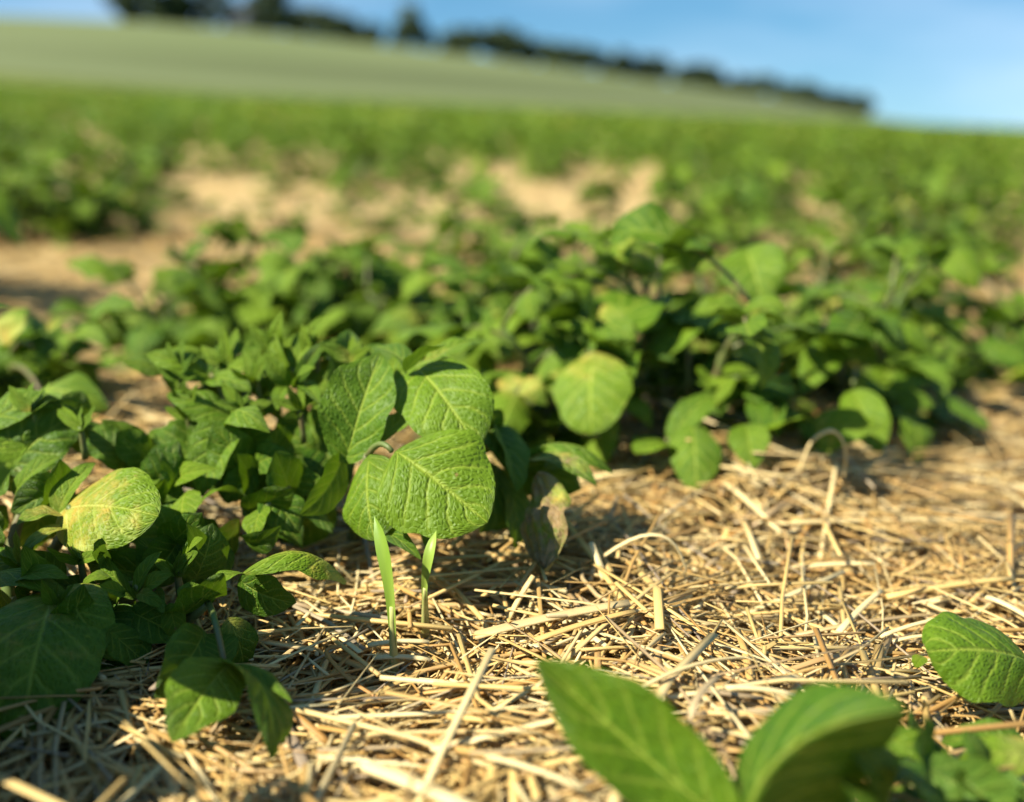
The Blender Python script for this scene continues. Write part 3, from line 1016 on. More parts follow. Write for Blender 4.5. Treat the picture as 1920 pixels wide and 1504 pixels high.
# ---- blurred plant at the bottom right, close to the lens
front = HandPlant('out of focus potato plant at the bottom edge with two big upright leaves', G(1480, 1560))
front.stem((1380, 1520, .285), side=(0, 0, 0))
front.stem((1640, 1500, .30), side=(0.01, 0, 0), start=(0.01, 0.01))
front.leaf((1380, 1520, .285), (1350, 1512, .280), [
    D((1352, 1540, .276), (1003, 1236, .290), 250, (-0.20, 0.50, 0.80), rnd=0.20, arch=-0.04, fold=0.72, cup=-0.02, quilt=0.012, yel=0.10),
    D((1385, 1670, .274), (1697, 1330, .252), 640, (-0.26, 0.30, 0.95), rnd=0.08, arch=0.03, asym=0.44, fold=-1.05, side=-0.21, quilt=0.006, shape=(0.45, 0.60)),
    D((1330, 1530, .29), (1180, 1560, .28), 110, (-0.1, 0.9, 0.4), rnd=0.5),
])
front.leaf((1640, 1500, .30), (1700, 1450, .31), [
    D((1640, 1385, .318), (1792, 1432, .312), 66, (-0.35, 0.75, 0.55), rnd=0.7, arch=0.12, fold=0.2),
    D((1920, 1400, .335), (1764, 1392, .340), 86, (-0.2, 0.75, 0.6), rnd=0.5, arch=0.14, fold=0.1),
    D((1960, 1420, .318), (1795, 1430, .312), 84, (-0.25, 0.7, 0.65), rnd=0.75, yel=0.32, arch=0.14, fold=-0.1),
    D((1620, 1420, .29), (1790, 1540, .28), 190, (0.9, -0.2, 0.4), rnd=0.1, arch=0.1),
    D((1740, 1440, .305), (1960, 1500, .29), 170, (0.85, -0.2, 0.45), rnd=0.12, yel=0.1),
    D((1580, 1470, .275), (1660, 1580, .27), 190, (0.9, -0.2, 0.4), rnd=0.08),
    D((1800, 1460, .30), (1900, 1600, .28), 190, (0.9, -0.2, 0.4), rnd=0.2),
])
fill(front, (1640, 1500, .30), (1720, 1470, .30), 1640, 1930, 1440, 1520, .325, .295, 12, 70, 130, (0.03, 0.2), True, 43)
# ---- leaf of a plant just outside the right edge
edge = HandPlant('potato plant at the right edge with one round leaf lying over the straw', G(2030, 1290))
edge.stem((1975, 1260, .385), side=(0.0, 0, 0.0))
edge.stem((2060, 1150, .40), side=(0.01, 0, 0.0))
edge.leaf((1975, 1260, .385), (1932, 1243, .384), [
    D((1928, 1240, .384), (1738, 1222, .368), 200, (-0.20, 0.62, 0.75), rnd=0.6, yel=0.10, arch=0.10, fold=-0.12, cup=-0.10, shape=(0.45, 0.50)),
    D((1945, 1250, .384), (2080, 1300, .37), 130, (0.1, 0.9, 0.4), rnd=0.5),
    D((1730, 1232, .382), (1716, 1252, .380), 30, (-0.2, 0.8, 0.5), rnd=0.7, yel=0.3),
])
edge.leaf((2060, 1150, .40), (2070, 1140, .40), [
    D((2060, 1140, .40), (2000, 1050, .42), 140, (-0.3, 0.7, 0.5), rnd=0.4),
    D((2075, 1150, .40), (2200, 1180, .39), 150, (0.1, 0.9, 0.4), rnd=0.4),
])


# ------------------------------------------------------------------ potato plants: grown ones
def compound(r, o, az, el, ln, size, npair, yel=0.0, droop=0.5):
    """one compound leaf: stalk points and a list of leaflets (base, tip, width, normal)"""
    d = np.array([math.cos(az) * math.cos(el), math.sin(az) * math.cos(el), math.sin(el)])
    hd = np.array([math.cos(az), math.sin(az), 0.0])
    sd = np.array([-math.sin(az), math.cos(az), 0.0])
    end = o + d * ln + np.array([0, 0, -droop * ln * 0.35])
    stalk = bez(o, o + d * ln * 0.55 + np.array([0, 0, 0.1 * ln]), end, 6)
    out = []
    tn = unit(np.array([0, 0, 1.0]) + hd * r.uniform(-0.3, 1.4) + sd * r.uniform(-0.8, 0.8))
    s = size * r.uniform(0.9, 1.2)
    out.append((end, end + unit(hd + np.array([0, 0, r.uniform(-1.2, 0.35)])) * s, s * r.uniform(0.60, 0.80), tn))
    for k in range(npair):
        q = 0.88 - 0.24 * k
        bp = stalk[int(round(q * 5))]
        for sg in (-1, 1):
            s2 = size * r.uniform(0.55, 0.95) * (1 - 0.16 * k)
            dr = unit(sd * sg + hd * r.uniform(0.15, 0.6) + np.array([0, 0, r.uniform(-0.9, 0.5)]))
            nn = unit(np.array([0, 0, 1.0]) + sd * sg * r.uniform(-0.4, 1.2) + hd * r.uniform(-0.6, 1.0))
            out.append((bp, bp + dr * s2, s2 * r.uniform(0.58, 0.80), nn))
    return stalk, out


def grow(seed, height=0.11, spread=0.09, nleaf=9, size=0.042, npair=3, yprob=0.15):
    r = random.Random(seed)
    stems, leaves = [], []
    ns = r.choice((2, 3, 3))
    k = 0
    for si in range(ns):
        az = r.uniform(0, 6.28)
        hh = height * r.uniform(0.55, 0.85)
        top = np.array([math.cos(az) * spread * 0.45, math.sin(az) * spread * 0.45, hh])
        st = bez((math.cos(az) * 0.008, math.sin(az) * 0.008, -0.012), (top[0] * 0.35, top[1] * 0.35, hh * 0.6), top, 7)
        stems.append(st)
        m = max(2, nleaf // ns)
        for j in range(m):
            f = 0.12 + 0.88 * (j + 1) / m
            o = st[min(6, int(f * 6))]
            a = r.uniform(0, 6.28)
            el = r.uniform(0.1, 0.6) + 0.55 * f * (j == m - 1)
            ln = spread * r.uniform(0.35, 0.75) * (1.15 - 0.35 * f)
            y = r.uniform(0.15, 0.36) if r.random() < yprob else r.uniform(0, 0.12)
            leaves.append((*compound(r, o, a, el, ln, size * r.uniform(0.75, 1.1) * (1.1 - 0.25 * f), npair), y))
            k += 1
    return stems, leaves


def leafkw(r):
    return dict(arch=r.uniform(0.02, 0.26), fold=r.uniform(-0.35, 0.5), cup=r.uniform(-0.14, 0.04), wave=r.uniform(0.03, 0.09), quilt=0.022, shape=(0.6, r.uniform(0.75, 1.0)), twist=r.uniform(-0.5, 0.5), crumple=r.uniform(0, 0.012))


def plant_full(label, pos, seed, group, lod=(16, 9), extra=(), **kw):
    """plant with every stem, leaf stalk and leaflet an object"""
    r = random.Random(seed * 3 + 1)
    o = thing('potato_plant', label, 'plant', pos, group)
    stems, leaves = grow(seed, **kw)
    for st in stems:
        v, f, uv = tube_arrays(st, np.linspace(0.0032, 0.0016, 7), 6)
        link('stem', Buf().add(v, f, uv).mesh('stem', [M_STEM]), o)
    for stalk, lf, y in leaves:
        v, f, uv = tube_arrays(stalk, np.linspace(0.0016, 0.0009, 6), 5)
        s = link('leaf', Buf().add(v, f, uv).mesh('leaf', [M_STEM]), o)
        tone = r.random()
        for (b, t, w, n) in lf:
            _seed[0] += 1
            v, f, uv = leaf_arrays(b, t, w, n, nu=lod[0], nv=lod[1], seed=_seed[0], **leafkw(r))
            link('leaflet', Buf().add(v, f, uv, y * r.uniform(0.6, 1.3), 0.0, 0.6 * tone + 0.4 * r.random()).mesh('leaflet', [M_LEAF]), s)
    P = np.asarray(pos, float)
    for (jo, lfs) in extra:
        p2 = W(*jo)
        p0 = P + (0, 0, 0.03)
        pts = bez(p0, (p0 + p2) / 2 + (0, 0, 0.02), p2, 6)
        s = stem_obj('leaf', o, P, pts, np.linspace(0.002, 0.0012, 6), 6)
        for lf in lfs:
            put_leaf(s, P, hi=False, **lf)
    return o


G2 = 'potato plants of the second row'
row2 = [
    # base px, label, kwargs, extra leaves
    ((1075, 845), 'second row potato plant directly right of the focused plant, with a pale mottled hanging leaf', dict(height=.115, spread=.11, nleaf=24, size=0.0429, npair=2, yprob=0.3),
     [((1110, 660, .60), [D((1112, 668, .595), (1110, 815, .570), 146, (-0.3, 0.45, 0.85), yel=0.27, rnd=0.7, arch=0.12, fold=-0.1, shape=(.5, .5)),
                          D((1120, 640, .61), (1245, 560, .66), 150, (-0.2, 0.7, 0.6), rnd=0.45, arch=0.1),
                          D((1100, 600, .63), (1190, 640, .60), 90, (-0.2, 0.6, 0.7), rnd=0.6, yel=0.28)])]),
    ((1285, 850), 'second row potato plant with a leaf drooping onto the straw crest', dict(height=.115, spread=.11, nleaf=26, size=0.0420, npair=2, yprob=0.3),
     [((1250, 830, .585), [D((1300, 800, .58), (1305, 925, .560), 100, (-0.1, 0.5, 0.8), rnd=0.5, arch=0.1, fold=-0.2, yel=0.1),
                           D((1255, 835, .585), (1190, 850, .57), 90, (-0.3, 0.8, 0.5), rnd=0.5, arch=0.1),
                           D((1262, 820, .585), (1340, 740, .60), 66, (-0.3, 0.6, 0.7), rnd=0.6),
                           D((1400, 800, .585), (1412, 880, .57), 76, (-0.2, 0.4, 0.9), rnd=0.5)]),
      ((1290, 640, .64), [D((1340, 590, .655), (1225, 690, .62), 110, (-0.4, 0.7, 0.6), rnd=0.5, arch=0.12),
                          D((1400, 470, .68), (1430, 570, .66), 130, (-0.2, 0.5, 0.8), rnd=0.55, fold=0.3)])]),
    ((1600, 800), 'second row potato plant in the middle of the dense clump on the right', dict(height=.125, spread=.12, nleaf=27, size=0.0438, npair=2, yprob=0.3),
     [((1600, 720, .63), [D((1600, 740, .62), (1650, 850, .60), 92, (-0.2, 0.5, 0.85), rnd=0.5, arch=0.1),
                          D((1580, 640, .66), (1500, 740, .63), 80, (-0.2, 0.5, 0.8), rnd=0.6)])]),
    ((1700, 760), 'second row potato plant at the right end of the dense clump', dict(height=.105, spread=.10, nleaf=27, size=0.0447, npair=2, yprob=0.3), ()),
    ((1880, 700), 'second row potato plant against the right edge behind the straw', dict(height=.10, spread=.10, nleaf=27, size=0.0447, npair=2, yprob=0.3), ()),
    ((1420, 740), 'potato plant filling the dense clump behind its drooping front leaves', dict(height=.10, spread=.10, nleaf=27, size=0.0447, npair=2, yprob=0.3), ()),
    ((1180, 720), 'tall potato plant behind the pale mottled hanging leaf', dict(height=.085, spread=.10, nleaf=27, size=0.0438, npair=2, yprob=0.3), ()),
    ((960, 720), 'potato plant showing just behind the right top leaves of the focused plant', dict(height=.10, spread=.11, nleaf=24, size=0.0410, npair=2, yprob=0.3), ()),
    ((800, 690), 'potato plant behind the focused plant, above its two broad upper leaves', dict(height=.085, spread=.10, nleaf=23, size=0.0401, npair=2, yprob=0.3), ()),
    ((640, 680), 'potato plant behind the shoot tip of the focused plant', dict(height=.085, spread=.10, nleaf=23, size=0.0401, npair=2, yprob=0.3), ()),
    ((530, 670), 'potato plant second from the left end of the blurred second row', dict(height=.085, spread=.10, nleaf=21, size=0.0401, npair=2, yprob=0.3), ()),
    ((560, 640), 'potato plant peeping over the second row above the shoot tip', dict(height=.08, spread=.10, nleaf=23, size=0.0401, npair=2, yprob=0.3), ()),
    ((460, 635), 'potato plant peeping over the left end of the second row', dict(height=.08, spread=.10, nleaf=23, size=0.0401, npair=2, yprob=0.3), ()),
    ((880, 630), 'potato plant peeping over the second row above the broad upper leaves', dict(height=.09, spread=.11, nleaf=24, size=0.0420, npair=2, yprob=0.3), ()),
    ((385, 690), 'potato plant at the left end of the blurred second row', dict(height=.085, spread=.10, nleaf=21, size=0.0401, npair=2, yprob=0.3), ()),
]
for i, ((px, py), lab, kw, ex) in enumerate(row2):
    plant_full(lab, G(px, py), 40 + i, G2, extra=ex, **kw)
# plants left of and behind the yellow-leaved one; unseen tall ones cast shade
plant_full('blurred potato plant at the left edge with pale yellow upper leaves', G(20, 790), 71, 'potato plants in the near rows', height=.062, spread=.08, nleaf=12, size=.045,
           extra=[((60, 650, .64), [D((10, 640, .64), (50, 578, .65), 80, (-0.3, 0.6, 0.7), yel=0.45, rnd=0.9),
                                    D((90, 620, .65), (145, 596, .66), 40, (-0.3, 0.8, 0.5), yel=0.45, rnd=0.9),
                                    D((130, 625, .66), (205, 650, .64), 50, (-0.2, 0.8, 0.5), yel=0.3, rnd=0.6, arch=0.12)]),
                  ((80, 740, .60), [D((60, 760, .58), (205, 768, .56), 150, (-0.1, 0.6, 0.75), yel=0.22, rnd=0.7, arch=0.28, fold=-0.4)])])
plant_full('potato plant outside the left edge shading the straw beside it', np.array([-0.250, 0.180, gz(-0.250, 0.180)]), 74, 'potato plants in the near rows', height=.18, spread=.10, nleaf=34, size=.060, npair=2)
plant_full('second potato plant outside the left edge, behind the one shading the straw', np.array([-0.252, 0.262, gz(-0.252, 0.262)]), 79, 'potato plants in the near rows', height=.175, spread=.092, nleaf=36, size=.058, npair=2)
plant_full('tall unseen potato plant beyond the left edge, added to cast the dark strip of shade', G(-230, 562), 75, 'potato plants in the near rows', height=.27, spread=.15, nleaf=40, size=.065, npair=2)  # out of view; made this tall so its shadow reaches the visible ground

# ---- middle and far plants
PATCH = [
    [(0, 470), (330, 462), (760, 440), (790, 490), (330, 520), (215, 560), (0, 548)],
    [(240, 375), (440, 338), (760, 365), (760, 395), (640, 388), (600, 432), (320, 445)],
    [(790, 380), (865, 380), (925, 462), (790, 470)],
    [(930, 352), (1080, 355), (1200, 375), (1200, 408), (950, 405)],
    [(835, 302), (960, 302), (960, 338), (845, 338)],
    [(1690, 745), (1930, 715), (1990, 1000), (1690, 900)],
    [(1060, 310), (1130, 318), (1240, 322), (1240, 345), (1060, 335)],
    [(330, 300), (390, 300), (390, 325), (330, 325)],
    [(510, 292), (580, 296), (580, 322), (510, 318)],
    [(140, 228), (190, 232), (190, 262), (140, 255)],
    [(1450, 325), (1520, 325), (1520, 352), (1450, 352)],
]


def inside(px, py, poly):
    c = False
    j = len(poly) - 1
    for i in range(len(poly)):
        (xi, yi), (xj, yj) = poly[i], poly[j]
        if (yi > py) != (yj > py) and px < (xj - xi) * (py - yi) / (yj - yi) + xi:
            c = not c
        j = i
    return c


def hides_patch(p, h, w):
    for fz in (0.2, 0.6):
        for fx in (-0.15, 0.15):
            x, y, d = proj(p + np.array([fx * w, 0, fz * h]))
            if any(inside(x, y, q) for q in PATCH):
                return True
    return False


def variant(seed, lod, npair, nleaf, size, height, spread):
    """low detail plant: returns (stem mesh, foliage mesh)"""
    r = random.Random(seed)
    stems, leaves = grow(seed, height, spread, nleaf, size, npair, 0.15)
    bs, bl = Buf(), Buf()
    for st in stems:
        bs.add(*tube_arrays(st[::2], np.linspace(0.0032, 0.0018, len(st[::2])), 4))
    for stalk, lf, y in leaves:
        bs.add(*tube_arrays(stalk[[0, 3, 5]], 0.0014, 3, close=False))
        for (b, t, w, n) in lf:
            k = leafkw(r)
            k['quilt'] = 0.0
            v, f, uv = leaf_arrays(b, t, w, n, nu=lod[0], nv=lod[1], seed=r.randint(0, 9999), **k)
            bl.add(v, f, uv, y, 0.0, r.random())
    return bs, bl


mid_vars = []
for i in range(8):
    bs, bl = variant(500 + i, (8, 5), 3, 15, 0.040, 0.115, 0.115)
    mid_vars.append((bs.mesh('stem', [M_STEM]), bl.mesh('foliage', [M_LEAF])))
rr = random.Random(5)
cands = []
ROWS = 0.27
y = 1.12
while y < 6.4:
    x = -0.62 * y - 0.35
    while x < 0.62 * y + 0.35:
        cands.append((x + rr.uniform(-0.05, 0.05), y + rr.uniform(-0.07, 0.07), y))
        x += 0.165
    y += ROWS
# the nearest gap on the left still carries a few plants
cands += [(G(px, py)[0], G(px, py)[1], 0.0) for px, py in ((40, 452), (130, 448), (230, 450), (60, 420), (160, 415), (705, 448), (760, 430), (420, 448), (540, 440), (340, 408), (650, 415), (930, 440), (520, 372), (1100, 388))]
forced = set(range(len(cands) - 14, len(cands)))
far_list = []
for ci, (x, yv, yv0) in enumerate(cands):
    p = np.array([x, yv, float(gz(x, yv))])
    sc_ = rr.uniform(0.75, 1.2)
    px, py, d = proj(p)
    if px < -0.13 * FPX / d or px > 1920 + 0.13 * FPX / d:
        continue
    small = ci in forced and ci >= len(cands) - 9
    if small:
        sc_ = rr.uniform(0.36, 0.6)
    if ci not in forced and hides_patch(p, 0.11 * sc_, 0.15 * sc_):
        continue
    if ci not in forced and yv < 2.2 and px < 900 and py > 455:
        continue
    far_list.append((d, p, sc_, -1 if ci in forced else int(round((yv0 - 1.12) / ROWS))))
far_list.sort(key=lambda a: a[0])


def where(px):
    return ('far left', 'left', 'left of centre', 'centre', 'right of centre', 'right', 'far right')[int(np.clip((px + 1) / 1920 * 7, 0, 6))]


def nth(k):
    return f"{k}{'th' if 10 < k % 100 < 14 else {1: 'st', 2: 'nd', 3: 'rd'}.get(k % 10, 'th')}"


chosen = far_list[:285]
place = {}
for row in {q[3] for q in chosen}:
    inrow = sorted((proj(q[1])[0], i) for i, q in enumerate(chosen) if q[3] == row)
    vis = [t for t in inrow if 0 <= t[0] <= 1920]
    k = 0
    for x_, i in inrow:
        if x_ < 0:
            place[i] = f'{nth(len([t for t in inrow if t[0] < 0 and t[0] >= x_]))} beyond the left edge'
        elif x_ > 1920:
            place[i] = f'{nth(len([t for t in inrow if t[0] > 1920 and t[0] <= x_]))} beyond the right edge'
        else:
            k += 1
            place[i] = f'{nth(k)} from the left'
for i, (d, p, sc_, row) in enumerate(chosen):
    ms, ml = mid_vars[rr.randrange(8)]
    if row < 0:
        lab, grp = f'low potato plant among the bright straw gaps, {place[i]}', 'potato plants among the straw gaps'
    else:
        lab, grp = f'blurred potato plant, {place[i]}, {nth(row + 1)} row behind the dense clump', 'blurred potato plants across the field'
    o = thing('potato_plant', lab, 'plant', p, grp)
    o.rotation_euler.z = rr.uniform(0, 6.28)
    o.scale = (sc_, sc_, sc_ * rr.uniform(0.85, 1.1))
    if d < 3.4:
        link('stem', ms, o)
    link('foliage', ml, o)

# ---- beyond: rows that merge into one green mass
b = Buf()
rg = np.random.default_rng(77)
cl = []
_, bl = variant(601, (4, 3), 1, 6, 0.075, 0.11, 0.13)
v1 = np.concatenate(bl.v); f1 = np.concatenate(bl.f); u1 = np.concatenate(bl.uv)
_, bl = variant(607, (4, 3), 1, 6, 0.075, 0.11, 0.13)
v2 = np.concatenate(bl.v); f2 = np.concatenate(bl.f); u2 = np.concatenate(bl.uv)
ymax_ind = far_list[284][1][1] if len(far_list) > 285 else 6.4
pts = [(q[1][0], q[1][1]) for q in far_list[285:]]
y = 0.75
while y < 6.4:
    for sg in (-1, 1):
        for x in np.arange(0.56 * y + 0.32 + (0.35 if y < 1.1 else 0), 0.56 * y + 1.7, 0.17):
            if not (sg > 0 and 0.75 < y < 0.9):
                pts.append((sg * x + rg.uniform(-0.05, 0.05), y + rg.uniform(-0.08, 0.08)))
    y += 0.27
y = 6.4
while y < 34:
    st = 0.21 + 0.016 * (y - 6.4)
    xs = np.arange(-0.56 * y - 2.0, 0.56 * y + 2.0, st)
    pts += list(zip(xs + rg.uniform(-0.1, 0.1, len(xs)), y + rg.uniform(-0.12, 0.12, len(xs))))
    y += 0.32 + 0.02 * (y - 6.4)
for (x, yv) in pts:
    p = np.array([x, yv, float(gz(x, yv))])
    a = rg.uniform(0, 6.28)
    s = rg.uniform(0.8, 1.25) * (1 + 0.02 * (yv - 6))
    Rm = np.array([[math.cos(a), -math.sin(a), 0], [math.sin(a), math.cos(a), 0], [0, 0, 1]]) * s
    vv, ff, uu = (v1, f1, u1) if rg.random() < 0.5 else (v2, f2, u2)
    b.add(vv @ Rm.T + p, ff, uu, rg.uniform(0, 0.4), 0, rg.uniform(0, 1))
fol = link('potato_foliage', b.mesh('potato_foliage', [M_LEAF]))
tag(fol, 'distant potato rows merging into one green field', 'crop', kind='stuff')

# ------------------------------------------------------------------ straw
def straw_curve(r, p, yaw, tilt, ln, bend, nseg):
    d = np.array([math.cos(yaw) * math.cos(tilt), math.sin(yaw) * math.cos(tilt), math.sin(tilt)])
    sd = np.array([-math.sin(yaw), math.cos(yaw), 0])
    a, c = p - d * ln / 2, p + d * ln / 2
    m = p + sd * bend * ln + np.array([0, 0, r.uniform(-0.02, 0.06) * ln])
    return bez(a, m, c, nseg)


def straw_piece(r, x, y, lift, nseg, sides, lmin, lmax):
    ln = lmin + (lmax - lmin) * r.random() ** 1.5
    wd = r.choice((0.0003, 0.0004, 0.0005, 0.0006, 0.0007, 0.0009, 0.0012)) * r.uniform(0.8, 1.15)
    yaw = r.uniform(0, math.pi * 2)
    if r.random() < 0.45:
        yaw = 2.2 * math.sin(13 * x + 1.7) + 2.0 * math.sin(16 * y - 7 * x) + r.gauss(0, 0.3)
    tilt = r.gauss(0, 0.10)
    if r.random() < 0.06 and y > 0.32 and ln < 0.06:
        tilt = r.uniform(-0.8, 0.8)
    p = np.array([x, y, float(gz(x, y)) + lift])
    pts = straw_curve(r, p, yaw, tilt, ln, r.gauss(0, 0.05) if r.random() < 0.8 else r.gauss(0, 0.22), nseg)
    lowest = gz(pts[:, 0], pts[:, 1]) + 0.001
    pts[:, 2] = np.maximum(pts[:, 2], lowest)
    flat = 0.22 if r.random() < 0.5 else r.uniform(0.6, 1.0)
    if flat < 0.5:
        wd *= 1.5
    v, f, uv = tube_arrays(pts, np.linspace(1.0, r.uniform(0.7, 1.0), nseg) * wd, sides, flat, r.uniform(0, 3))
    q = r.random()
    yel = r.uniform(0.15, 0.75) if q < 0.20 else 0.0
    brn = r.uniform(0.2, 0.9) if q > 0.85 else 0.0
    return v, f, uv, yel, brn, r.random()


rs = random.Random(21)
mulch = Buf()
singles = []


def in_view(x, y, margin=0.06):
    return abs(x) < 0.50 * y + 0.16 + margin


def scatter(n, y0, y1, lift_max, nseg, sides, lmin, lmax, pick=0):
    k = 0
    while k < n:
        yv = math.sqrt(rs.uniform(y0 * y0, y1 * y1)) if y0 > 0.5 else rs.uniform(y0, y1)
        xv = rs.uniform(-0.6 * yv - 0.2, 0.6 * yv + 0.2)
        if not in_view(xv, yv):
            continue
        k += 1
        lf = lift_max * rs.random() ** 0.8
        a = straw_piece(rs, xv, yv, lf, nseg, sides, lmin, lmax)
        if pick and lf > 0.55 * lift_max and len(singles) < pick:
            px, py, d = proj(np.array([xv, yv, float(gz(xv, yv)) + lf]))
            ext = np.linalg.norm(a[0].max(0) - a[0].min(0))
            if -20 < px < 1940 and 880 < py < 1500 and ext > 0.055:
                singles.append((px, py, a))
                continue
        mulch.add(*a)


scatter(13500, 0.16, 0.84, 0.014, 4, 5, 0.02, 0.14, 250)
scatter(15000, 0.16, 0.80, 0.015, 3, 4, 0.006, 0.045)
scatter(8500, 0.75, 1.7, 0.014, 3, 4, 0.02, 0.12)
scatter(6500, 1.6, 4.2, 0.016, 3, 4, 0.03, 0.16)
sm = link('straw_mulch', mulch.mesh('straw_mulch', [M_STRAW]))
tag(sm, 'tangled golden straw mulch covering the soil between the plants', 'straw', kind='stuff')


def straw_zone(px, py):
    if px < 560:
        return 'in the left shade'
    if px < 1000:
        return 'below the focused plant' if py < 1290 else 'left of the blurred leaves'
    if py < 1010:
        return 'on the far crest'
    if px < 1450:
        return 'above the blurred leaves'
    return 'near the round right leaf'


def straw_look(a):
    v, f, uv, yel, brn, rnd = a
    k = len(v) // 7
    A, B = v[:5].mean(0), v[-5:].mean(0)
    ax, ay, _ = proj(A)
    bx, by, _ = proj(B)
    ln = math.hypot(bx - ax, by - ay)
    hue = 'orange brown' if yel > 0.25 else 'grey' if brn > 0.4 else 'tan' if rnd < 0.4 else 'golden' if rnd < 0.75 else 'pale'
    size = 'long' if ln > 260 else 'short' if ln < 130 else 'middling'
    an = math.degrees(math.atan2(-(by - ay), bx - ax)) % 180
    way = 'lying level' if an < 15 or an > 165 else 'rising to the right' if an < 70 else 'pointing away' if an < 110 else 'rising to the left'
    return f'{size} {hue} straw {way}'


same = {}
for k, (px, py, a) in enumerate(singles):
    same.setdefault(f'{straw_look(a)} {straw_zone(px, py)}', []).append((px, k))
for lab, ks in same.items():
    for j, (px, k) in enumerate(sorted(ks)):
        px, py, a = singles[k]
        o = link('straw_stalk', Buf().add(*a).mesh('straw_stalk', [M_STRAW]))
        tag(o, lab if len(ks) == 1 else f'{lab}, {nth(j + 1)} from left', 'straw', f'straw stalks {straw_zone(px, py)}')


def laid(label, pts, w_px, rnd=0.8, yel=0.0, brn=0.0, flat=0.6, sides=8, taper=0.85):
    """one straw that stands out; pts: (px, py, lift) where it touches or rises over the mulch"""
    P = [G(px, py, lf) for (px, py, lf) in pts]
    d = np.mean([proj(p)[2] for p in P])
    if len(P) == 2:
        P = bez(P[0], (P[0] + P[1]) / 2 + (0, 0, 0.002), P[1], 7)
    elif len(P) == 3:
        m = 2 * P[1] - (P[0] + P[2]) / 2
        P = bez(P[0], m, P[2], 11)
    else:
        P = np.array(P)
        t = np.linspace(0, len(P) - 1, 6 * len(P))
        k = np.clip(t.astype(int), 0, len(P) - 2)
        fr = (t - k)[:, None]
        a, b_, = P[k], P[k + 1]
        pm, pn = P[np.maximum(k - 1, 0)], P[np.minimum(k + 2, len(P) - 1)]
        P = 0.5 * ((2 * a) + (-pm + b_) * fr + (2 * pm - 5 * a + 4 * b_ - pn) * fr ** 2 + (-pm + 3 * a - 3 * b_ + pn) * fr ** 3)
    rad = w_px / FPX * d / 2
    v, f, uv = tube_arrays(P, np.linspace(1, taper, len(P)) * rad, sides, flat)
    c = P[len(P) // 2]
    o = link('straw_stalk', Buf().add(v - c, f, uv, yel, brn, rnd).mesh('straw_stalk', [M_STRAW]), loc=c)
    return tag(o, label, 'straw', 'straw stalks that stand out singly')


laid('thickest pale yellow straw stalk crossing the bottom edge', [(655, 1425, .016), (930, 1540, .016)], 40, 0.92, flat=0.45)
laid('bright thin straw stalk slanting just left of the big blurred leaf', [(912, 1418, .020), (1095, 1480, .018)], 15, 0.95)
laid('long pale straw lying level, upper one of the two left of the blurred leaf', [(618, 1346, .018), (800, 1338, .019), (965, 1332, .016)], 13, 0.95)
laid('long thin straw lying level, lower one of the two left of the blurred leaf', [(640, 1380, .018), (1015, 1374, .018)], 10, 0.75)
laid('orange brown straw stub beside the tip of the dark hanging leaf', [(538, 1334, .020), (618, 1398, .014)], 20, 0.3, yel=0.7)
laid('thin reddish straw bent into a hook below the curled leaf', [(640, 1212, .020), (612, 1222, .018), (650, 1270, .016), (715, 1312, .014)], 9, 0.3, yel=0.9)
laid('wide grey tan flattened straw lying below the withered leaf', [(890, 1192, .016), (1180, 1130, .020)], 32, 0.7, brn=0.35, flat=0.3)
laid('orange streaked straw lying along the lower side of the wide grey one', [(1000, 1202, .018), (1190, 1146, .020)], 18, 0.45, yel=0.3, flat=0.4)
laid('short pale straw standing upright right of the withered leaf', [(1135, 1092, .010), (1108, 1018, .022)], 15, 0.95)
laid('pale forked straw leaning beside the upright one', [(1105, 1092, .008), (1122, 1050, .016)], 12, 0.9)
laid('flat pale straw blade bent down at its tip on the crest', [(1130, 1044, .016), (1238, 1004, .030), (1290, 1085, .014)], 14, 0.9, flat=0.35)
laid('pale straw bent into an arch standing on the crest', [(1500, 880, .016), (1522, 828, .032), (1560, 808, .040), (1584, 838, .034), (1582, 895, .016)], 8.5, 0.85)
laid('long pale straw leaning upright under the straw arch', [(1535, 1065, .008), (1568, 868, .020)], 9, 0.85)
laid('white shining straw stub above the big arched blurred leaf', [(1358, 1290, .020), (1490, 1304, .020)], 16, 1.0)
laid('grey curled straw strip rising left of the big arched blurred leaf', [(1296, 1390, .012), (1302, 1320, .026), (1348, 1268, .022)], 18, 0.7, brn=0.6, flat=0.4)
laid('long thin straw curving over the mulch between the two blurred leaves', [(1185, 1300, .018), (1305, 1246, .020), (1415, 1234, .016)], 11, 0.85)
laid('tan upright straw stalk at the bottom edge, left one of three', [(912, 1520, .012), (930, 1425, .016)], 22, 0.5)
laid('tan upright straw stalk at the bottom edge, middle one of three', [(966, 1520, .012), (962, 1430, .016)], 20, 0.55)
laid('tan upright straw stalk at the bottom edge, right one of three', [(1012, 1520, .012), (990, 1440, .016)], 18, 0.5)
laid('pale straw lying behind the foot of the long grass shoot, upper one', [(690, 1210, .016), (805, 1204, .016)], 14, 0.95)
laid('pale straw lying behind the foot of the long grass shoot, lower one', [(700, 1234, .014), (806, 1238, .014)], 15, 0.95)
laid('straight pale straw slanting over the mulch left of the round leaf', [(1572, 1186, .016), (1652, 1108, .020)], 15, 0.9)
laid('bright straw pointing at the round leaf, upper one of the pair', [(1650, 1194, .018), (1768, 1160, .022)], 11, 0.95)
laid('bright straw pointing at the round leaf, lower one of the pair', [(1672, 1204, .016), (1762, 1192, .018)], 10, 0.9)
laid('short tan straw stub standing under the round leaf', [(1738, 1372, .010), (1733, 1308, .022)], 22, 0.5)
laid('thin golden straw leaning up below the withered leaf', [(950, 1168, .012), (1000, 1080, .026)], 14, 0.75)
laid('long pale straw running level along the crest on the right', [(1440, 982, .020), (1880, 976, .020)], 15, 0.8)
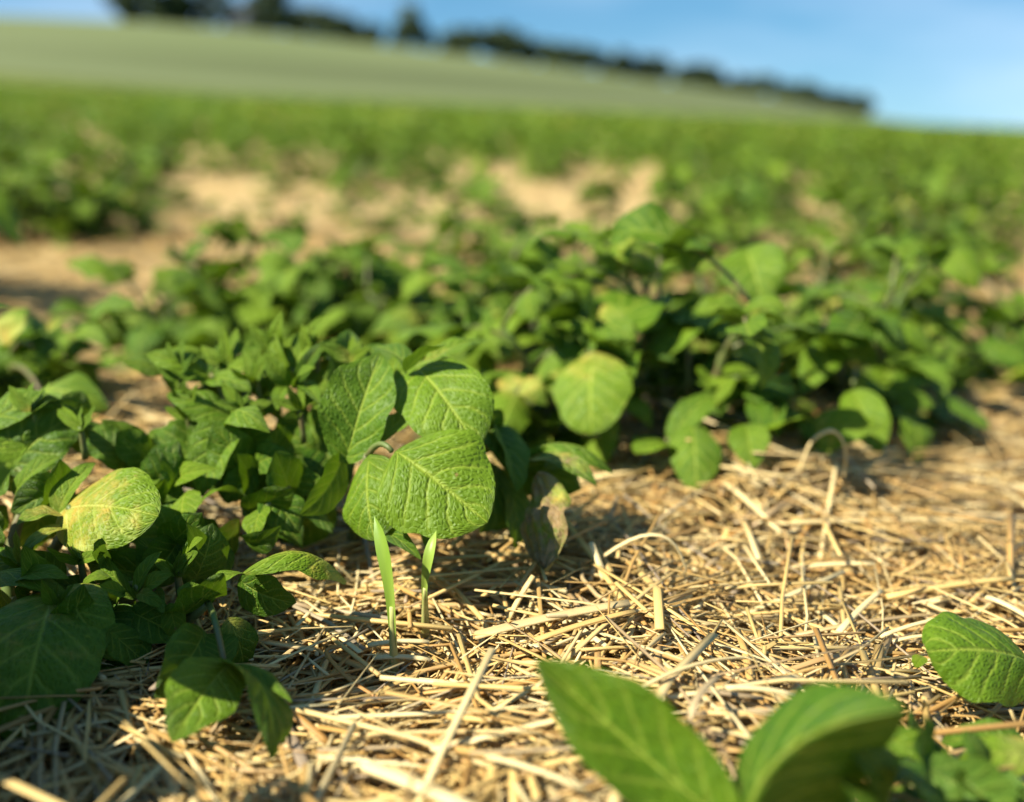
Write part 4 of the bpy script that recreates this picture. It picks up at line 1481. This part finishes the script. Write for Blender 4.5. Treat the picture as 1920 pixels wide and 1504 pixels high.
laid('pale straw slanting down the crest below the drooping second row leaf', [(1360, 905, .018), (1465, 1000, .020)], 15, 0.85)
laid('golden straw lying across the lower crest beside the leaning straw', [(1480, 1066, .016), (1640, 1058, .020)], 15, 0.85)
laid('broad tan straw lying level behind the round leaf', [(1660, 1120, .018), (1900, 1085, .018)], 17, 0.55)
laid('straight bright straw lying behind the round leaf near the right edge', [(1850, 1120, .020), (1930, 1160, .018)], 15, 0.98)
laid('thin pale straw reaching from the curled leaf down over the straw', [(628, 1058, .022), (668, 1096, .012)], 9, 1.0)


# ------------------------------------------------------------------ grass shoots in the straw
def blade(name_label, base, mid, tip, w_px, nrm):
    p0, p1, p2 = G(*base), W(*mid), W(*tip)
    c = bez(p0, 2 * p1 - (p0 + p2) / 2, p2, 16)
    T = np.gradient(c, axis=0)
    T /= np.linalg.norm(T, axis=1)[:, None]
    S = np.cross(T, view_n(*nrm))
    S /= np.linalg.norm(S, axis=1)[:, None]
    N = np.cross(S, T)
    u = np.linspace(0, 1, 16)
    w = w_px / FPX * mid[2] / 2 * np.interp(u, [0, 0.25, 0.7, 0.85, 1], [0.5, 0.62, 1.0, 0.8, 0.02])
    vv = np.linspace(-1, 1, 5)
    P = c[:, None, :] + S[:, None, :] * (w[:, None] * vv)[..., None] + N[:, None, :] * (0.35 * w[:, None] * np.abs(vv))[..., None]
    uv = np.stack(np.broadcast_arrays(u[:, None], vv[None] * .5 + .5), -1).reshape(-1, 2)
    o = thing('grass_shoot', name_label, 'grass', p0, 'young cereal shoots in the straw')
    link('blade', Buf().add(P.reshape(-1, 3) - p0, grid_faces(16, 5), uv).mesh('blade', [M_BLADE]), o)
    v, f, uv = tube_arrays(bez(p0 - (0, 0, .014), c[2], c[5], 6), np.linspace(0.0021, 0.0010, 6), 6)
    link('stem', Buf().add(v - p0, f, uv).mesh('stem', [M_SHEATH]), o)
    return o


blade('longer pale green grass shoot in front of the big lit leaf', (738, 1240, .012), (730, 1090, .392), (702, 968, .396), 31, (-0.5, 0.2, 0.85))
blade('shorter grass shoot right of the longer one', (797, 1160, .012), (800, 1075, .405), (818, 995, .408), 23, (-0.4, 0.2, 0.9))
